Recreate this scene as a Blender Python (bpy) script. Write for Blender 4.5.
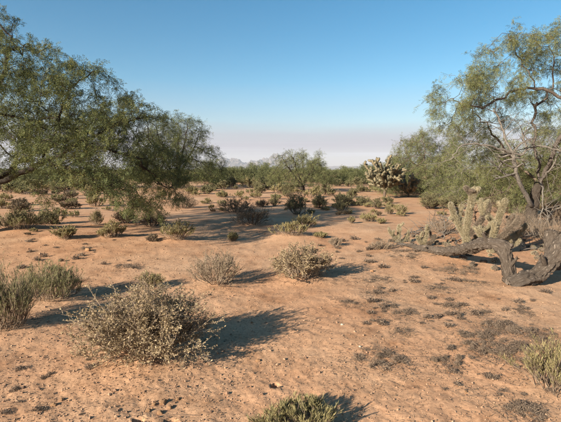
import bpy, math, random
import numpy as np
from mathutils import Vector, noise

# ------------------------------------------------------------------ camera, sky, sun, exposure
scene = bpy.context.scene
for o in list(bpy.data.objects):
    bpy.data.objects.remove(o)
COL = scene.collection
F = 432.0                      # focal length in photo pixels (561 x 422)
HORIZON = 170.0
CAMH = 1.6
PITCH = math.atan((211.0 - HORIZON) / F)
cam_d = bpy.data.cameras.new('camera')
cam_d.sensor_fit = 'HORIZONTAL'
cam_d.angle = 2 * math.atan(280.5 / F)
cam_d.clip_start = 0.05
cam_d.clip_end = 40000
cam = bpy.data.objects.new('camera', cam_d)
COL.objects.link(cam)
cam.location = (0, 0, CAMH)
cam.rotation_euler = (math.pi / 2 - PITCH, 0, 0)
scene.camera = cam

SUN_EL = math.radians(21.0)
SUN_AZ = math.radians(227.0)   # clockwise from +Y (forward): behind the camera, to the left
world = bpy.data.worlds.new('World')
scene.world = world
world.use_nodes = True
wn, wl = world.node_tree.nodes, world.node_tree.links
wn.clear()
w_out = wn.new('ShaderNodeOutputWorld')
w_bg = wn.new('ShaderNodeBackground')
w_bg.inputs['Strength'].default_value = 0.068
sky = wn.new('ShaderNodeTexSky')
sky.sky_type = 'NISHITA'
sky.sun_disc = False
sky.sun_elevation = SUN_EL
sky.sun_rotation = SUN_AZ
sky.altitude = 700
sky.air_density = 1.0
sky.dust_density = 0.9
sky.ozone_density = 1.0
# a smoke layer lying along the whole horizon
tc = wn.new('ShaderNodeTexCoord')
sep = wn.new('ShaderNodeSeparateXYZ')
wl.new(tc.outputs['Generated'], sep.inputs[0])
mp = wn.new('ShaderNodeMapping')
mp.inputs['Scale'].default_value = (2.2, 2.2, 26)
wl.new(tc.outputs['Generated'], mp.inputs[0])
nz = wn.new('ShaderNodeTexNoise')
nz.inputs['Scale'].default_value = 1.6
nz.inputs['Detail'].default_value = 3
wl.new(mp.outputs[0], nz.inputs['Vector'])
madd = wn.new('ShaderNodeMath'); madd.operation = 'MULTIPLY_ADD'
wl.new(nz.outputs['Fac'], madd.inputs[0]); madd.inputs[1].default_value = 0.03
wl.new(sep.outputs['Z'], madd.inputs[2])
ramp = wn.new('ShaderNodeValToRGB')
wl.new(madd.outputs[0], ramp.inputs[0])
cr = ramp.color_ramp
cr.elements[0].position = 0.0; cr.elements[0].color = (.6, .6, .6, 1)
cr.elements[1].position = 0.21; cr.elements[1].color = (0, 0, 0, 1)
for p, v in ((0.045, .74), (0.07, .88), (0.092, .74), (0.125, .3)):
    e = cr.elements.new(p); e.color = (v, v, v, 1)
smix = wn.new('ShaderNodeMix'); smix.data_type = 'RGBA'
wl.new(ramp.outputs[0], smix.inputs['Factor'])
hs = wn.new('ShaderNodeHueSaturation')
hs.inputs['Saturation'].default_value = 1.46
hs.inputs['Hue'].default_value = 0.488
hs.inputs['Value'].default_value = 0.86
wl.new(sky.outputs[0], hs.inputs['Color'])
wl.new(hs.outputs[0], smix.inputs['A'])
smix.inputs['B'].default_value = (2.75, 2.38, 2.85, 1)
# thin pale streaks inside the smoke
mp2 = wn.new('ShaderNodeMapping')
mp2.inputs['Scale'].default_value = (1.5, 1.5, 190)
wl.new(tc.outputs['Generated'], mp2.inputs[0])
nz2 = wn.new('ShaderNodeTexNoise')
nz2.inputs['Scale'].default_value = 1.3
nz2.inputs['Detail'].default_value = 1.5
wl.new(mp2.outputs[0], nz2.inputs['Vector'])
r2 = wn.new('ShaderNodeValToRGB')
wl.new(nz2.outputs['Fac'], r2.inputs[0])
r2.color_ramp.elements[0].position = .56; r2.color_ramp.elements[0].color = (0, 0, 0, 1)
r2.color_ramp.elements[1].position = .68; r2.color_ramp.elements[1].color = (.4, .4, .4, 1)
r3 = wn.new('ShaderNodeValToRGB')
wl.new(sep.outputs['Z'], r3.inputs[0])
r3.color_ramp.elements[0].position = 0.012; r3.color_ramp.elements[0].color = (0, 0, 0, 1)
r3.color_ramp.elements[1].position = 0.075; r3.color_ramp.elements[1].color = (0, 0, 0, 1)
for p in (0.025, 0.05):
    e = r3.color_ramp.elements.new(p); e.color = (1, 1, 1, 1)
mul = wn.new('ShaderNodeMath'); mul.operation = 'MULTIPLY'
wl.new(r2.outputs[0], mul.inputs[0]); wl.new(r3.outputs[0], mul.inputs[1])
smix2 = wn.new('ShaderNodeMix'); smix2.data_type = 'RGBA'
wl.new(mul.outputs[0], smix2.inputs['Factor'])
wl.new(smix.outputs['Result'], smix2.inputs['A'])
smix2.inputs['B'].default_value = (5.0, 5.0, 5.4, 1)
wl.new(smix2.outputs['Result'], w_bg.inputs['Color'])
wl.new(w_bg.outputs[0], w_out.inputs[0])

sun_d = bpy.data.lights.new('sun', 'SUN')
sun_d.energy = 5.0
sun_d.angle = math.radians(0.6)
sun_d.color = (1.0, 0.90, 0.76)
sun = bpy.data.objects.new('sun', sun_d)
COL.objects.link(sun)
to_sun = Vector((math.sin(SUN_AZ) * math.cos(SUN_EL), math.cos(SUN_AZ) * math.cos(SUN_EL), math.sin(SUN_EL)))
sun.rotation_euler = to_sun.to_track_quat('Z', 'Y').to_euler()

scene.view_settings.view_transform = 'Standard'
scene.view_settings.look = 'None'
scene.view_settings.exposure = 1.38
scene.view_settings.gamma = 1.0
scene.view_settings.use_curve_mapping = False

# ------------------------------------------------------------------ helpers
RNG = np.random.default_rng(7)


def ray(px, py):
    """world direction of a photo pixel, scaled so that its y component is 1"""
    u = (px - 280.5) / F
    v = -(py - 211.0) / F
    c, s = math.cos(PITCH), math.sin(PITCH)
    d = Vector((u, c + v * s, -s + v * c))
    return d / d.y


def G(px, py):
    """point of the ground plane seen at a photo pixel"""
    d = ray(px, py)
    t = CAMH / -d.z
    return Vector((d.x * t, t, 0))


def P(px, py, depth):
    """point seen at a photo pixel, at a given forward distance"""
    d = ray(px, py)
    return Vector((d.x * depth, depth, CAMH + d.z * depth))


def nrm(a):
    return a / np.maximum(np.linalg.norm(a, axis=-1, keepdims=True), 1e-9)


def mesh_np(name, groups, mats, smooth=(), attr=None):
    """groups: list of (verts Nx3, faces MxK, material index)"""
    V, L, starts, mi, sm = [], [], [], [], []
    vo = lo = 0
    for gi, (v, f, m) in enumerate(groups):
        v = np.asarray(v, np.float32).reshape(-1, 3)
        f = np.asarray(f, np.int64)
        if len(f) == 0:
            continue
        k = f.shape[1]
        V.append(v)
        L.append((f + vo).ravel())
        starts.append(lo + np.arange(len(f)) * k)
        mi.append(np.full(len(f), m))
        sm.append(np.full(len(f), m in smooth))
        vo += len(v)
        lo += f.size
    me = bpy.data.meshes.new(name)
    V = np.concatenate(V); L = np.concatenate(L); S = np.concatenate(starts)
    me.vertices.add(len(V)); me.vertices.foreach_set('co', V.ravel())
    me.loops.add(len(L)); me.loops.foreach_set('vertex_index', L.astype(np.int32))
    me.polygons.add(len(S)); me.polygons.foreach_set('loop_start', S.astype(np.int32))
    me.polygons.foreach_set('material_index', np.concatenate(mi).astype(np.int32))
    me.polygons.foreach_set('use_smooth', np.concatenate(sm))
    for m in mats:
        me.materials.append(m)
    if attr is not None:
        full = np.zeros((len(V), 3), np.float32); full[:len(attr)] = attr
        me.attributes.new('bark', 'FLOAT_VECTOR', 'POINT').data.foreach_set('vector', full.ravel())
    me.update(calc_edges=True)
    me.validate()
    return me


def link(name, data, parent=None, loc=(0, 0, 0), rz=0, scale=None):
    o = bpy.data.objects.new(name, data)
    COL.objects.link(o)
    o.location = loc
    o.rotation_euler = (0, 0, rz)
    if scale is not None:
        o.scale = scale
    if parent is not None:
        o.parent = parent
    return o


def tag(o, label, cat, group=None):
    o['label'] = label
    o['category'] = cat
    if group:
        o['group'] = group
    return o


def thing(name, label, cat, loc, rz=0, group=None, scale=None):
    return tag(link(name, None, None, loc, rz, scale), label, cat, group)


def bez(P0, P1, P2, t):
    t = np.asarray(t)[..., None]
    return (1 - t) ** 2 * P0 + 2 * t * (1 - t) * P1 + t ** 2 * P2


def bez_tan(P0, P1, P2, t):
    t = np.asarray(t)[..., None]
    return nrm(2 * (1 - t) * (P1 - P0) + 2 * t * (P2 - P1))


def bez_tubes(P0, P1, P2, r0, r1, S=3, K=3):
    """N tapered tubes along quadratic curves"""
    N = len(P0)
    ts = np.linspace(0, 1, S + 1)
    ax = np.where(np.abs(nrm(P2 - P0)[:, 2:3]) > .8, np.array([[1., 0, 0]]), np.array([[0, 0, 1.]]))
    rings = []
    for t in ts:
        c = bez(P0, P1, P2, np.full(N, t))
        tan = bez_tan(P0, P1, P2, np.full(N, t))
        u = nrm(np.cross(tan, ax)); w = np.cross(tan, u)
        r = (r0 + (r1 - r0) * t)
        r = np.broadcast_to(r, (N,))[:, None]
        rings.append(np.stack([c + r * (math.cos(a) * u + math.sin(a) * w)
                               for a in np.arange(K) * 2 * math.pi / K], 1))
    V = np.stack(rings, 1)                                    # N, S+1, K, 3
    base = (np.arange(N) * (S + 1) * K)[:, None, None]
    s = (np.arange(S) * K)[None, :, None]
    k = np.arange(K)[None, None, :]
    k2 = (k + 1) % K
    f = np.stack([base + s + k, base + s + k2, base + s + K + k2, base + s + K + k], -1)
    return V.reshape(-1, 3), f.reshape(-1, 4)


def kites(pos, d, L, W, rng, up=0.0, tri=False):
    """small four-cornered leaves"""
    N = len(pos)
    d = nrm(d)
    side = nrm(np.cross(d, rng.normal(size=(N, 3)) + np.array([0, 0, up])))
    L = np.broadcast_to(L, (N,))[:, None]; W = np.broadcast_to(W, (N,))[:, None]
    nn = np.cross(d, side)
    if tri:
        V = np.stack([pos + side * W * .35, pos + d * L * .5 - side * W * .65, pos + d * L], 1)
        return V.reshape(-1, 3), np.arange(N * 3).reshape(N, 3)
    V = np.stack([pos, pos + d * L * .45 + side * W * .5 + nn * W * .12,
                  pos + d * L, pos + d * L * .45 - side * W * .5 + nn * W * .12], 1)
    f = np.arange(N * 4).reshape(N, 4)
    return V.reshape(-1, 3), f


def sprays(pos, d, L, n, ll, lw, rng):
    """feathery compound leaves: n leaflets (single triangles) along a rachis"""
    N = len(pos)
    d = nrm(d)
    side = nrm(np.cross(d, rng.normal(size=(N, 3)) + np.array([0, 0, 1.2])))
    L = np.broadcast_to(L, (N,))[:, None]
    out = []
    for k in range(n):
        t = .12 + .88 * (k // 2 * 2 + 1) / n
        sg = 1 if k % 2 else -1
        ld = nrm(sg * side * .85 + d * .6 + rng.normal(size=(N, 3)) * .22)
        b = pos + d * L * t + np.array([0, 0, -1.]) * L * .22 * t * t
        wv = nrm(np.cross(ld, np.cross(d, side) + rng.normal(size=(N, 3)) * .4)) * lw * .5
        l = ll * (1 - .35 * abs(t - .45))
        out.append(np.stack([b + wv * .6, b + ld * l * .5 - wv + ld * 0, b + ld * l], 1))
    V = np.stack(out, 1)
    return V.reshape(-1, 3), np.arange(N * n * 3).reshape(-1, 3)


def rand_dir(n, rng):
    return nrm(rng.normal(size=(n, 3)))


# ------------------------------------------------------------------ materials
def new_mat(name):
    m = bpy.data.materials.new(name)
    m.use_nodes = True
    n = m.node_tree.nodes
    return m, n, m.node_tree.links, n['Principled BSDF'], n['Material Output']


def ramp_node(n, stops):
    r = n.new('ShaderNodeValToRGB')
    e = r.color_ramp.elements
    e[0].position, e[0].color = stops[0][0], (*stops[0][1], 1)
    e[1].position, e[1].color = stops[-1][0], (*stops[-1][1], 1)
    for p, c in stops[1:-1]:
        x = e.new(p); x.color = (*c, 1)
    return r


def leaf_mat(name, cols, transl=.3, rough=.65):
    m, n, l, b, out = new_mat(name)
    g = n.new('ShaderNodeNewGeometry')
    r = ramp_node(n, [(i / (len(cols) - 1), c) for i, c in enumerate(cols)])
    # leaf to leaf variation plus slow drift through the crown
    tcn = n.new('ShaderNodeTexCoord')
    nz = n.new('ShaderNodeTexNoise'); nz.inputs['Scale'].default_value = 1.7; nz.inputs['Detail'].default_value = 2
    l.new(tcn.outputs['Object'], nz.inputs['Vector'])
    ma = n.new('ShaderNodeMath'); ma.operation = 'MULTIPLY_ADD'
    l.new(nz.outputs['Fac'], ma.inputs[0]); ma.inputs[1].default_value = 1.1
    mb = n.new('ShaderNodeMath'); mb.operation = 'MULTIPLY_ADD'
    l.new(g.outputs['Random Per Island'], mb.inputs[0]); mb.inputs[1].default_value = .7; mb.inputs[2].default_value = -.42
    l.new(mb.outputs[0], ma.inputs[2])
    l.new(ma.outputs[0], r.inputs[0])
    l.new(r.outputs[0], b.inputs['Base Color'])
    b.inputs['Roughness'].default_value = rough
    b.inputs['Specular IOR Level'].default_value = .25
    if transl:
        t = n.new('ShaderNodeBsdfTranslucent')
        l.new(r.outputs[0], t.inputs[0])
        mx = n.new('ShaderNodeMixShader'); mx.inputs[0].default_value = transl
        l.new(b.outputs[0], mx.inputs[1]); l.new(t.outputs[0], mx.inputs[2])
        l.new(mx.outputs[0], out.inputs[0])
    return m


def bark_mat(name, c1, c2, scale=14, bump=.6):
    m, n, l, b, out = new_mat(name)
    tcn = n.new('ShaderNodeTexCoord')
    nz = n.new('ShaderNodeTexNoise'); nz.inputs['Scale'].default_value = scale; nz.inputs['Detail'].default_value = 7
    nz.inputs['Roughness'].default_value = .65
    l.new(tcn.outputs['Object'], nz.inputs['Vector'])
    vo = n.new('ShaderNodeTexVoronoi'); vo.inputs['Scale'].default_value = scale * 2.2
    l.new(nz.outputs['Color'], vo.inputs['Vector'])
    r = ramp_node(n, [(.3, c1), (.7, c2)])
    l.new(nz.outputs['Fac'], r.inputs[0])
    l.new(r.outputs[0], b.inputs['Base Color'])
    b.inputs['Roughness'].default_value = .9
    b.inputs['Specular IOR Level'].default_value = .15
    bp = n.new('ShaderNodeBump'); bp.inputs['Strength'].default_value = bump; bp.inputs['Distance'].default_value = .02
    l.new(nz.outputs['Fac'], bp.inputs['Height'])
    l.new(bp.outputs[0], b.inputs['Normal'])
    return m


M = {}
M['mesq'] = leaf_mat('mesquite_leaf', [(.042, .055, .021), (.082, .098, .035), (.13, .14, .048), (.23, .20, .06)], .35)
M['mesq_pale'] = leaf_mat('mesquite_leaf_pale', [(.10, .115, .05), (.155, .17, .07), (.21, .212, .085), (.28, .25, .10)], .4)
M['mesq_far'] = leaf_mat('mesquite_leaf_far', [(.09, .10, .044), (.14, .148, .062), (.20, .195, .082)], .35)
M['bark_dark'] = bark_mat('bark_dark', (.018, .014, .011), (.06, .047, .036))
M['bark_limb'] = bark_mat('bark_limb', (.045, .036, .03), (.13, .105, .085), 20, .7)
M['bark_brown'] = bark_mat('bark_brown', (.05, .036, .026), (.15, .11, .08))
M['bark_grey'] = bark_mat('bark_grey', (.08, .067, .055), (.22, .192, .16), 26, .9)


def fallen_bark(name, kf):
    m, n, l, b, out = new_mat(name)
    at = n.new('ShaderNodeAttribute'); at.attribute_name = 'bark'
    nz = n.new('ShaderNodeTexNoise'); nz.inputs['Scale'].default_value = 55; nz.inputs['Detail'].default_value = 7; nz.inputs['Roughness'].default_value = .7
    l.new(at.outputs['Vector'], nz.inputs['Vector'])
    wv = n.new('ShaderNodeVectorMath'); wv.operation = 'MULTIPLY_ADD'
    l.new(nz.outputs['Color'], wv.inputs[0]); wv.inputs[1].default_value = (.05, .05, .05); l.new(at.outputs['Vector'], wv.inputs[2])
    vo = n.new('ShaderNodeTexVoronoi'); vo.feature = 'DISTANCE_TO_EDGE'; vo.inputs['Scale'].default_value = 52
    l.new(wv.outputs[0], vo.inputs['Vector'])
    plate = ramp_node(n, [(.0, (0, 0, 0)), (.35, (1, 1, 1))])
    l.new(vo.outputs['Distance'], plate.inputs[0])
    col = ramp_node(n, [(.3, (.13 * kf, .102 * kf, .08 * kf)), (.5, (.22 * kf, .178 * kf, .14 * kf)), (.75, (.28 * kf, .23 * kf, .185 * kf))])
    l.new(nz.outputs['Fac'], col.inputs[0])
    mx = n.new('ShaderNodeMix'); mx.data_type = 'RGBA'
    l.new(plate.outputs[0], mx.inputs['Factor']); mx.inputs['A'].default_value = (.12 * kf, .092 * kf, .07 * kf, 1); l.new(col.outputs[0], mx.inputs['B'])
    l.new(mx.outputs['Result'], b.inputs['Base Color'])
    b.inputs['Roughness'].default_value = .95; b.inputs['Specular IOR Level'].default_value = .1
    ad = n.new('ShaderNodeMath'); ad.operation = 'MULTIPLY_ADD'
    l.new(nz.outputs['Fac'], ad.inputs[0]); ad.inputs[1].default_value = .5; l.new(plate.outputs[0], ad.inputs[2])
    bp = n.new('ShaderNodeBump'); bp.inputs['Strength'].default_value = .9; bp.inputs['Distance'].default_value = .012
    l.new(ad.outputs[0], bp.inputs['Height']); l.new(bp.outputs[0], b.inputs['Normal'])
    return m


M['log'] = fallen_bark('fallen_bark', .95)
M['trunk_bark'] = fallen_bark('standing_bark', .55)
M['log_core'] = bark_mat('broken_wood', (.28, .19, .12), (.50, .38, .26), 30, .6)
M['twig'] = bark_mat('shrub_twig', (.13, .092, .062), (.27, .205, .145), 20, .2)
M['twig_grey'] = bark_mat('grey_twig', (.18, .132, .092), (.34, .262, .19), 20, .2)
M['twig_dark'] = bark_mat('dark_twig', (.07, .048, .036), (.16, .115, .085), 20, .2)
M['dryleaf'] = leaf_mat('dry_leaf', [(.18, .128, .066), (.28, .205, .112), (.36, .275, .158), (.43, .34, .21)], .25)
M['dryleaf2'] = leaf_mat('dry_leaf_grey', [(.14, .105, .06), (.22, .17, .10), (.32, .26, .15)], .25)
M['green'] = leaf_mat('broom_green', [(.13, .128, .058), (.19, .183, .08), (.25, .232, .105), (.33, .285, .14)], .3)
M['yellow'] = leaf_mat('broom_yellow', [(.17, .148, .066), (.245, .208, .094), (.32, .265, .125), (.40, .32, .16)], .3)
M['olive'] = leaf_mat('olive_leaf', [(.115, .106, .052), (.17, .152, .072), (.235, .20, .10)], .25)
M['brownleaf'] = leaf_mat('brown_leaf', [(.09, .065, .038), (.15, .11, .065), (.22, .165, .10)], .25)
M['mat_grey'] = leaf_mat('dried_mat', [(.10, .07, .05), (.17, .122, .086), (.28, .205, .14)], .1)
M['cholla'] = leaf_mat('cholla_skin', [(.15, .12, .07), (.23, .185, .11)], 0)
M['spine'] = leaf_mat('cholla_spine', [(.26, .215, .135), (.37, .315, .205), (.50, .44, .31)], .25)
M['spine_dead'] = leaf_mat('cholla_spine_dead', [(.13, .10, .07), (.21, .165, .12), (.31, .25, .185)], .2)
M['spine_far'] = leaf_mat('cholla_spine_grey', [(.06, .066, .042), (.092, .096, .062), (.145, .144, .098)], .2)


def sand_mat():
    m, n, l, b, out = new_mat('desert_sand')
    tcn = n.new('ShaderNodeTexCoord')
    def nt(scale, detail, rough=.55):
        x = n.new('ShaderNodeTexNoise')
        x.inputs['Scale'].default_value = scale; x.inputs['Detail'].default_value = detail
        x.inputs['Roughness'].default_value = rough
        l.new(tcn.outputs['Object'], x.inputs['Vector'])
        return x
    big = nt(.3, 7, .68)
    midn = nt(1.6, 6, .65)
    fine = nt(38, 6, .7)
    r1 = ramp_node(n, [(.30, (.48, .308, .19)), (.45, (.455, .272, .158)), (.58, (.445, .246, .136)), (.72, (.38, .20, .104))])
    l.new(big.outputs['Fac'], r1.inputs[0])
    r2 = ramp_node(n, [(.30, (.66, .60, .55)), (.46, (.97, .96, .95)), (.72, (1.12, 1.14, 1.16))])
    l.new(midn.outputs['Fac'], r2.inputs[0])
    r3 = ramp_node(n, [(.30, (.50, .47, .44)), (.45, (.92, .92, .92)), (.72, (1.2, 1.2, 1.2))])
    l.new(fine.outputs['Fac'], r3.inputs[0])
    def mulc(a, c):
        x = n.new('ShaderNodeMix'); x.data_type = 'RGBA'; x.blend_type = 'MULTIPLY'
        x.inputs['Factor'].default_value = 1
        l.new(a, x.inputs['A']); l.new(c, x.inputs['B'])
        return x.outputs['Result']
    c = mulc(mulc(r1.outputs[0], r2.outputs[0]), r3.outputs[0])
    l.new(c, b.inputs['Base Color'])
    b.inputs['Roughness'].default_value = .95
    b.inputs['Specular IOR Level'].default_value = .1
    grit = nt(160, 4, .7)
    add = n.new('ShaderNodeMath'); add.operation = 'MULTIPLY_ADD'
    l.new(grit.outputs['Fac'], add.inputs[0]); add.inputs[1].default_value = .25
    l.new(fine.outputs['Fac'], add.inputs[2])
    bp = n.new('ShaderNodeBump'); bp.inputs['Strength'].default_value = .5; bp.inputs['Distance'].default_value = .014
    l.new(add.outputs[0], bp.inputs['Height'])
    l.new(bp.outputs[0], b.inputs['Normal'])
    return m


M['sand'] = sand_mat()


def stone_mat(name, cols):
    return leaf_mat(name, cols, 0, .9)


M['pebble'] = stone_mat('pebble', [(.13, .075, .045), (.24, .14, .085), (.33, .20, .12), (.40, .265, .165)])
M['clod'] = bark_mat('clod_earth', (.30, .165, .085), (.46, .27, .145), 30, .7)


# ------------------------------------------------------------------ ground
PITS = []    # x, y, rx, ry, depth


def pit(px, py, wpx, hpx, depth):
    g = G(px, py); a = G(px - wpx / 2, py); c1 = G(px, py - hpx / 2); c2 = G(px, py + hpx / 2)
    PITS.append((g.x, g.y, abs(g.x - a.x), abs(c1.y - c2.y) / 2, depth))


pit(275, 386, 9, 6, .12)
pit(139, 420, 13, 4, .12)
pit(171, 421, 14, 4, .12)
MOUNDS = []


def mound(px, py, r, h):
    g = G(px, py); MOUNDS.append((g.x, g.y, r, h))


for a in ((148, 362, .55, .05), (300, 277, .5, .06), (217, 283, .4, .04), (50, 300, .45, .04), (5, 332, .5, .04),
          (175, 240, .6, .08), (290, 238, .9, .10), (254, 223, .9, .10), (112, 236, .5, .06), (65, 238, .6, .08),
          (520, 290, .6, .05), (470, 255, 1.0, .07), (365, 232, 1.2, .07), (22, 230, .9, .1),
          (490, 300, .6, .03), (510, 345, .5, .03)):
    mound(*a)


def nz3(x, y, s, seed=0.0):
    return noise.noise((x * s + seed, y * s - seed * 1.7, seed))


def ground_h(x, y, fine=True):
    r = math.hypot(x, y)
    h = .04 * nz3(x, y, .33, 3.1) + .010 * nz3(x, y, 1.3, 9.2)
    if r > 15:
        h += min((r - 15) / 60, 1) * .35 * nz3(x, y, .03, 5.5)
    for (mx, my, mr, mh) in MOUNDS:
        q = ((x - mx) ** 2 + (y - my) ** 2) / (mr * mr)
        if q < 4:
            h += mh * math.exp(-q * 1.6)
    if fine and r < 30:
        f = 1 if r < 9 else (30 - r) / 21
        h += f * (.009 * nz3(x, y, 4.2, 1.7) + .010 * max(0, nz3(x, y, 10, 4.4)) + .004 * nz3(x, y, 17, 14.4))
        if r < 14:
            a = nz3(x, y, 27, 2.2)
            h += (.0062 * a + .0036 * nz3(x, y, 55, 6.1)) * min(1, (14 - r) / 5)
    if fine and r < 8:
        for (qx, qy, rx, ry, dp) in PITS:
            q = ((x - qx) / rx) ** 2 + ((y - qy) / ry) ** 2
            if q < 3:
                e = 1 + .35 * nz3(x, y, 16, 8.8)
                h -= dp * max(0, 1 - (q * e) ** 4) if q * e < 1 else 0
                if q * e >= 1:
                    h += .005 * math.exp(-((math.sqrt(q) - 1.2) / .2) ** 2)
    return h


def gz(x, y):
    return ground_h(x, y, False)


def GG(px, py):
    g = G(px, py)
    return Vector((g.x, g.y, gz(g.x, g.y)))


def build_ground():
    rad = [0.0, .4, .8, 1.2, 1.6, 2.0]
    r = 2.2
    while r < 7.0:
        rad.append(r); r *= 1.008
    while r < 16:
        rad.append(r); r *= 1.012
    while r < 12500:
        rad.append(r); r *= 1.045
    front = np.radians(np.arange(-44, 44.01, .29))
    back = np.radians(np.arange(47, 314, 3.0))
    ang = np.concatenate([front, back])
    A = len(ang)
    V = []
    for r in rad:
        for a in ang:
            x, y = math.sin(a) * r, math.cos(a) * r
            V.append((x, y, ground_h(x, y)))
    R = len(rad)
    i = np.arange(R - 1)[:, None] * A
    k = np.arange(A)[None, :]
    k2 = (k + 1) % A
    f = np.stack([i + k, i + A + k, i + A + k2, i + k2], -1).reshape(-1, 4)[:, ::-1]
    me = mesh_np('ground', [(np.array(V), f, 0)], [M['sand']], smooth=(0,))
    o = link('ground', me)
    o['kind'] = 'structure'


build_ground()


# far mountains
def build_mountain(name, cx, cy, half, depth, peaks, seed):
    m, n, l, b, out = new_mat('mountain_rock')
    tcn = n.new('ShaderNodeTexCoord')
    t = n.new('ShaderNodeTexNoise'); t.inputs['Scale'].default_value = .006; t.inputs['Detail'].default_value = 6
    l.new(tcn.outputs['Object'], t.inputs['Vector'])
    r = ramp_node(n, [(.35, (.06, .05, .045)), (.65, (.15, .12, .10))])
    l.new(t.outputs['Fac'], r.inputs[0]); l.new(r.outputs[0], b.inputs['Base Color'])
    b.inputs['Roughness'].default_value = 1
    nx, ny = 260, 40
    xs = np.linspace(-half, half, nx); ys = np.linspace(-depth, depth, ny)
    V = []
    for y in ys:
        for x in xs:
            base = max(0, sum(h * math.exp(-((x - px) / w) ** 2) for (px, w, h) in peaks))
            prof = max(0, 1 - abs(y / depth) ** 1.3)
            rid = 1 - abs(noise.noise((x * .0035 + seed, y * .0035, seed))) * 1.3
            rid2 = 1 - abs(noise.noise((x * .012 + seed, y * .012, seed + 4))) * .9
            edge = min(1, (half - abs(x)) / (half * .12))
            V.append((x, y, base * prof * (.45 + .55 * rid) * (.6 + .4 * rid2) * edge - 8))
    i = np.arange(ny - 1)[:, None] * nx; k = np.arange(nx - 1)[None, :]
    f = np.stack([i + k, i + k + 1, i + nx + k + 1, i + nx + k], -1).reshape(-1, 4)
    o = link(name, mesh_np(name, [(np.array(V), f, 0)], [m], smooth=()), None, (cx, cy, 0))
    o['kind'] = 'structure'


D = 9000.0
def mx_(px):
    return (px - 280.5) / F * D
build_mountain('mountain_range', mx_(250), D, 1500, 900,
               [(mx_(275) - mx_(250), 300, 360), (mx_(291) - mx_(250), 210, 200), (mx_(237) - mx_(250), 240, 230),
                (mx_(222) - mx_(250), 210, 220), (mx_(205) - mx_(250), 260, 200), (mx_(256) - mx_(250), 220, 190),
                (mx_(310) - mx_(250), 260, 100)], 1.3)
build_mountain('low_ridge', mx_(420), D + 1200, 3600, 700,
               [(-1500, 700, 110), (0, 900, 130), (1500, 900, 120)], 6.1)


# ------------------------------------------------------------------ trees
def resample(pts, step):
    out = [np.array(pts[0], float)]
    for a, b in zip(pts[:-1], pts[1:]):
        a = np.array(a, float); b = np.array(b, float)
        n = max(1, int(round(np.linalg.norm(b - a) / step)))
        for i in range(1, n + 1):
            out.append(a + (b - a) * i / n)
    return out


def smooth_poly(pts, it=2):
    pts = [np.array(p, float) for p in pts]
    for _ in range(it):
        q = [pts[0]]
        for a, b in zip(pts[:-1], pts[1:]):
            q += [a * .75 + b * .25, a * .25 + b * .75]
        q.append(pts[-1]); pts = q
    return pts


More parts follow.
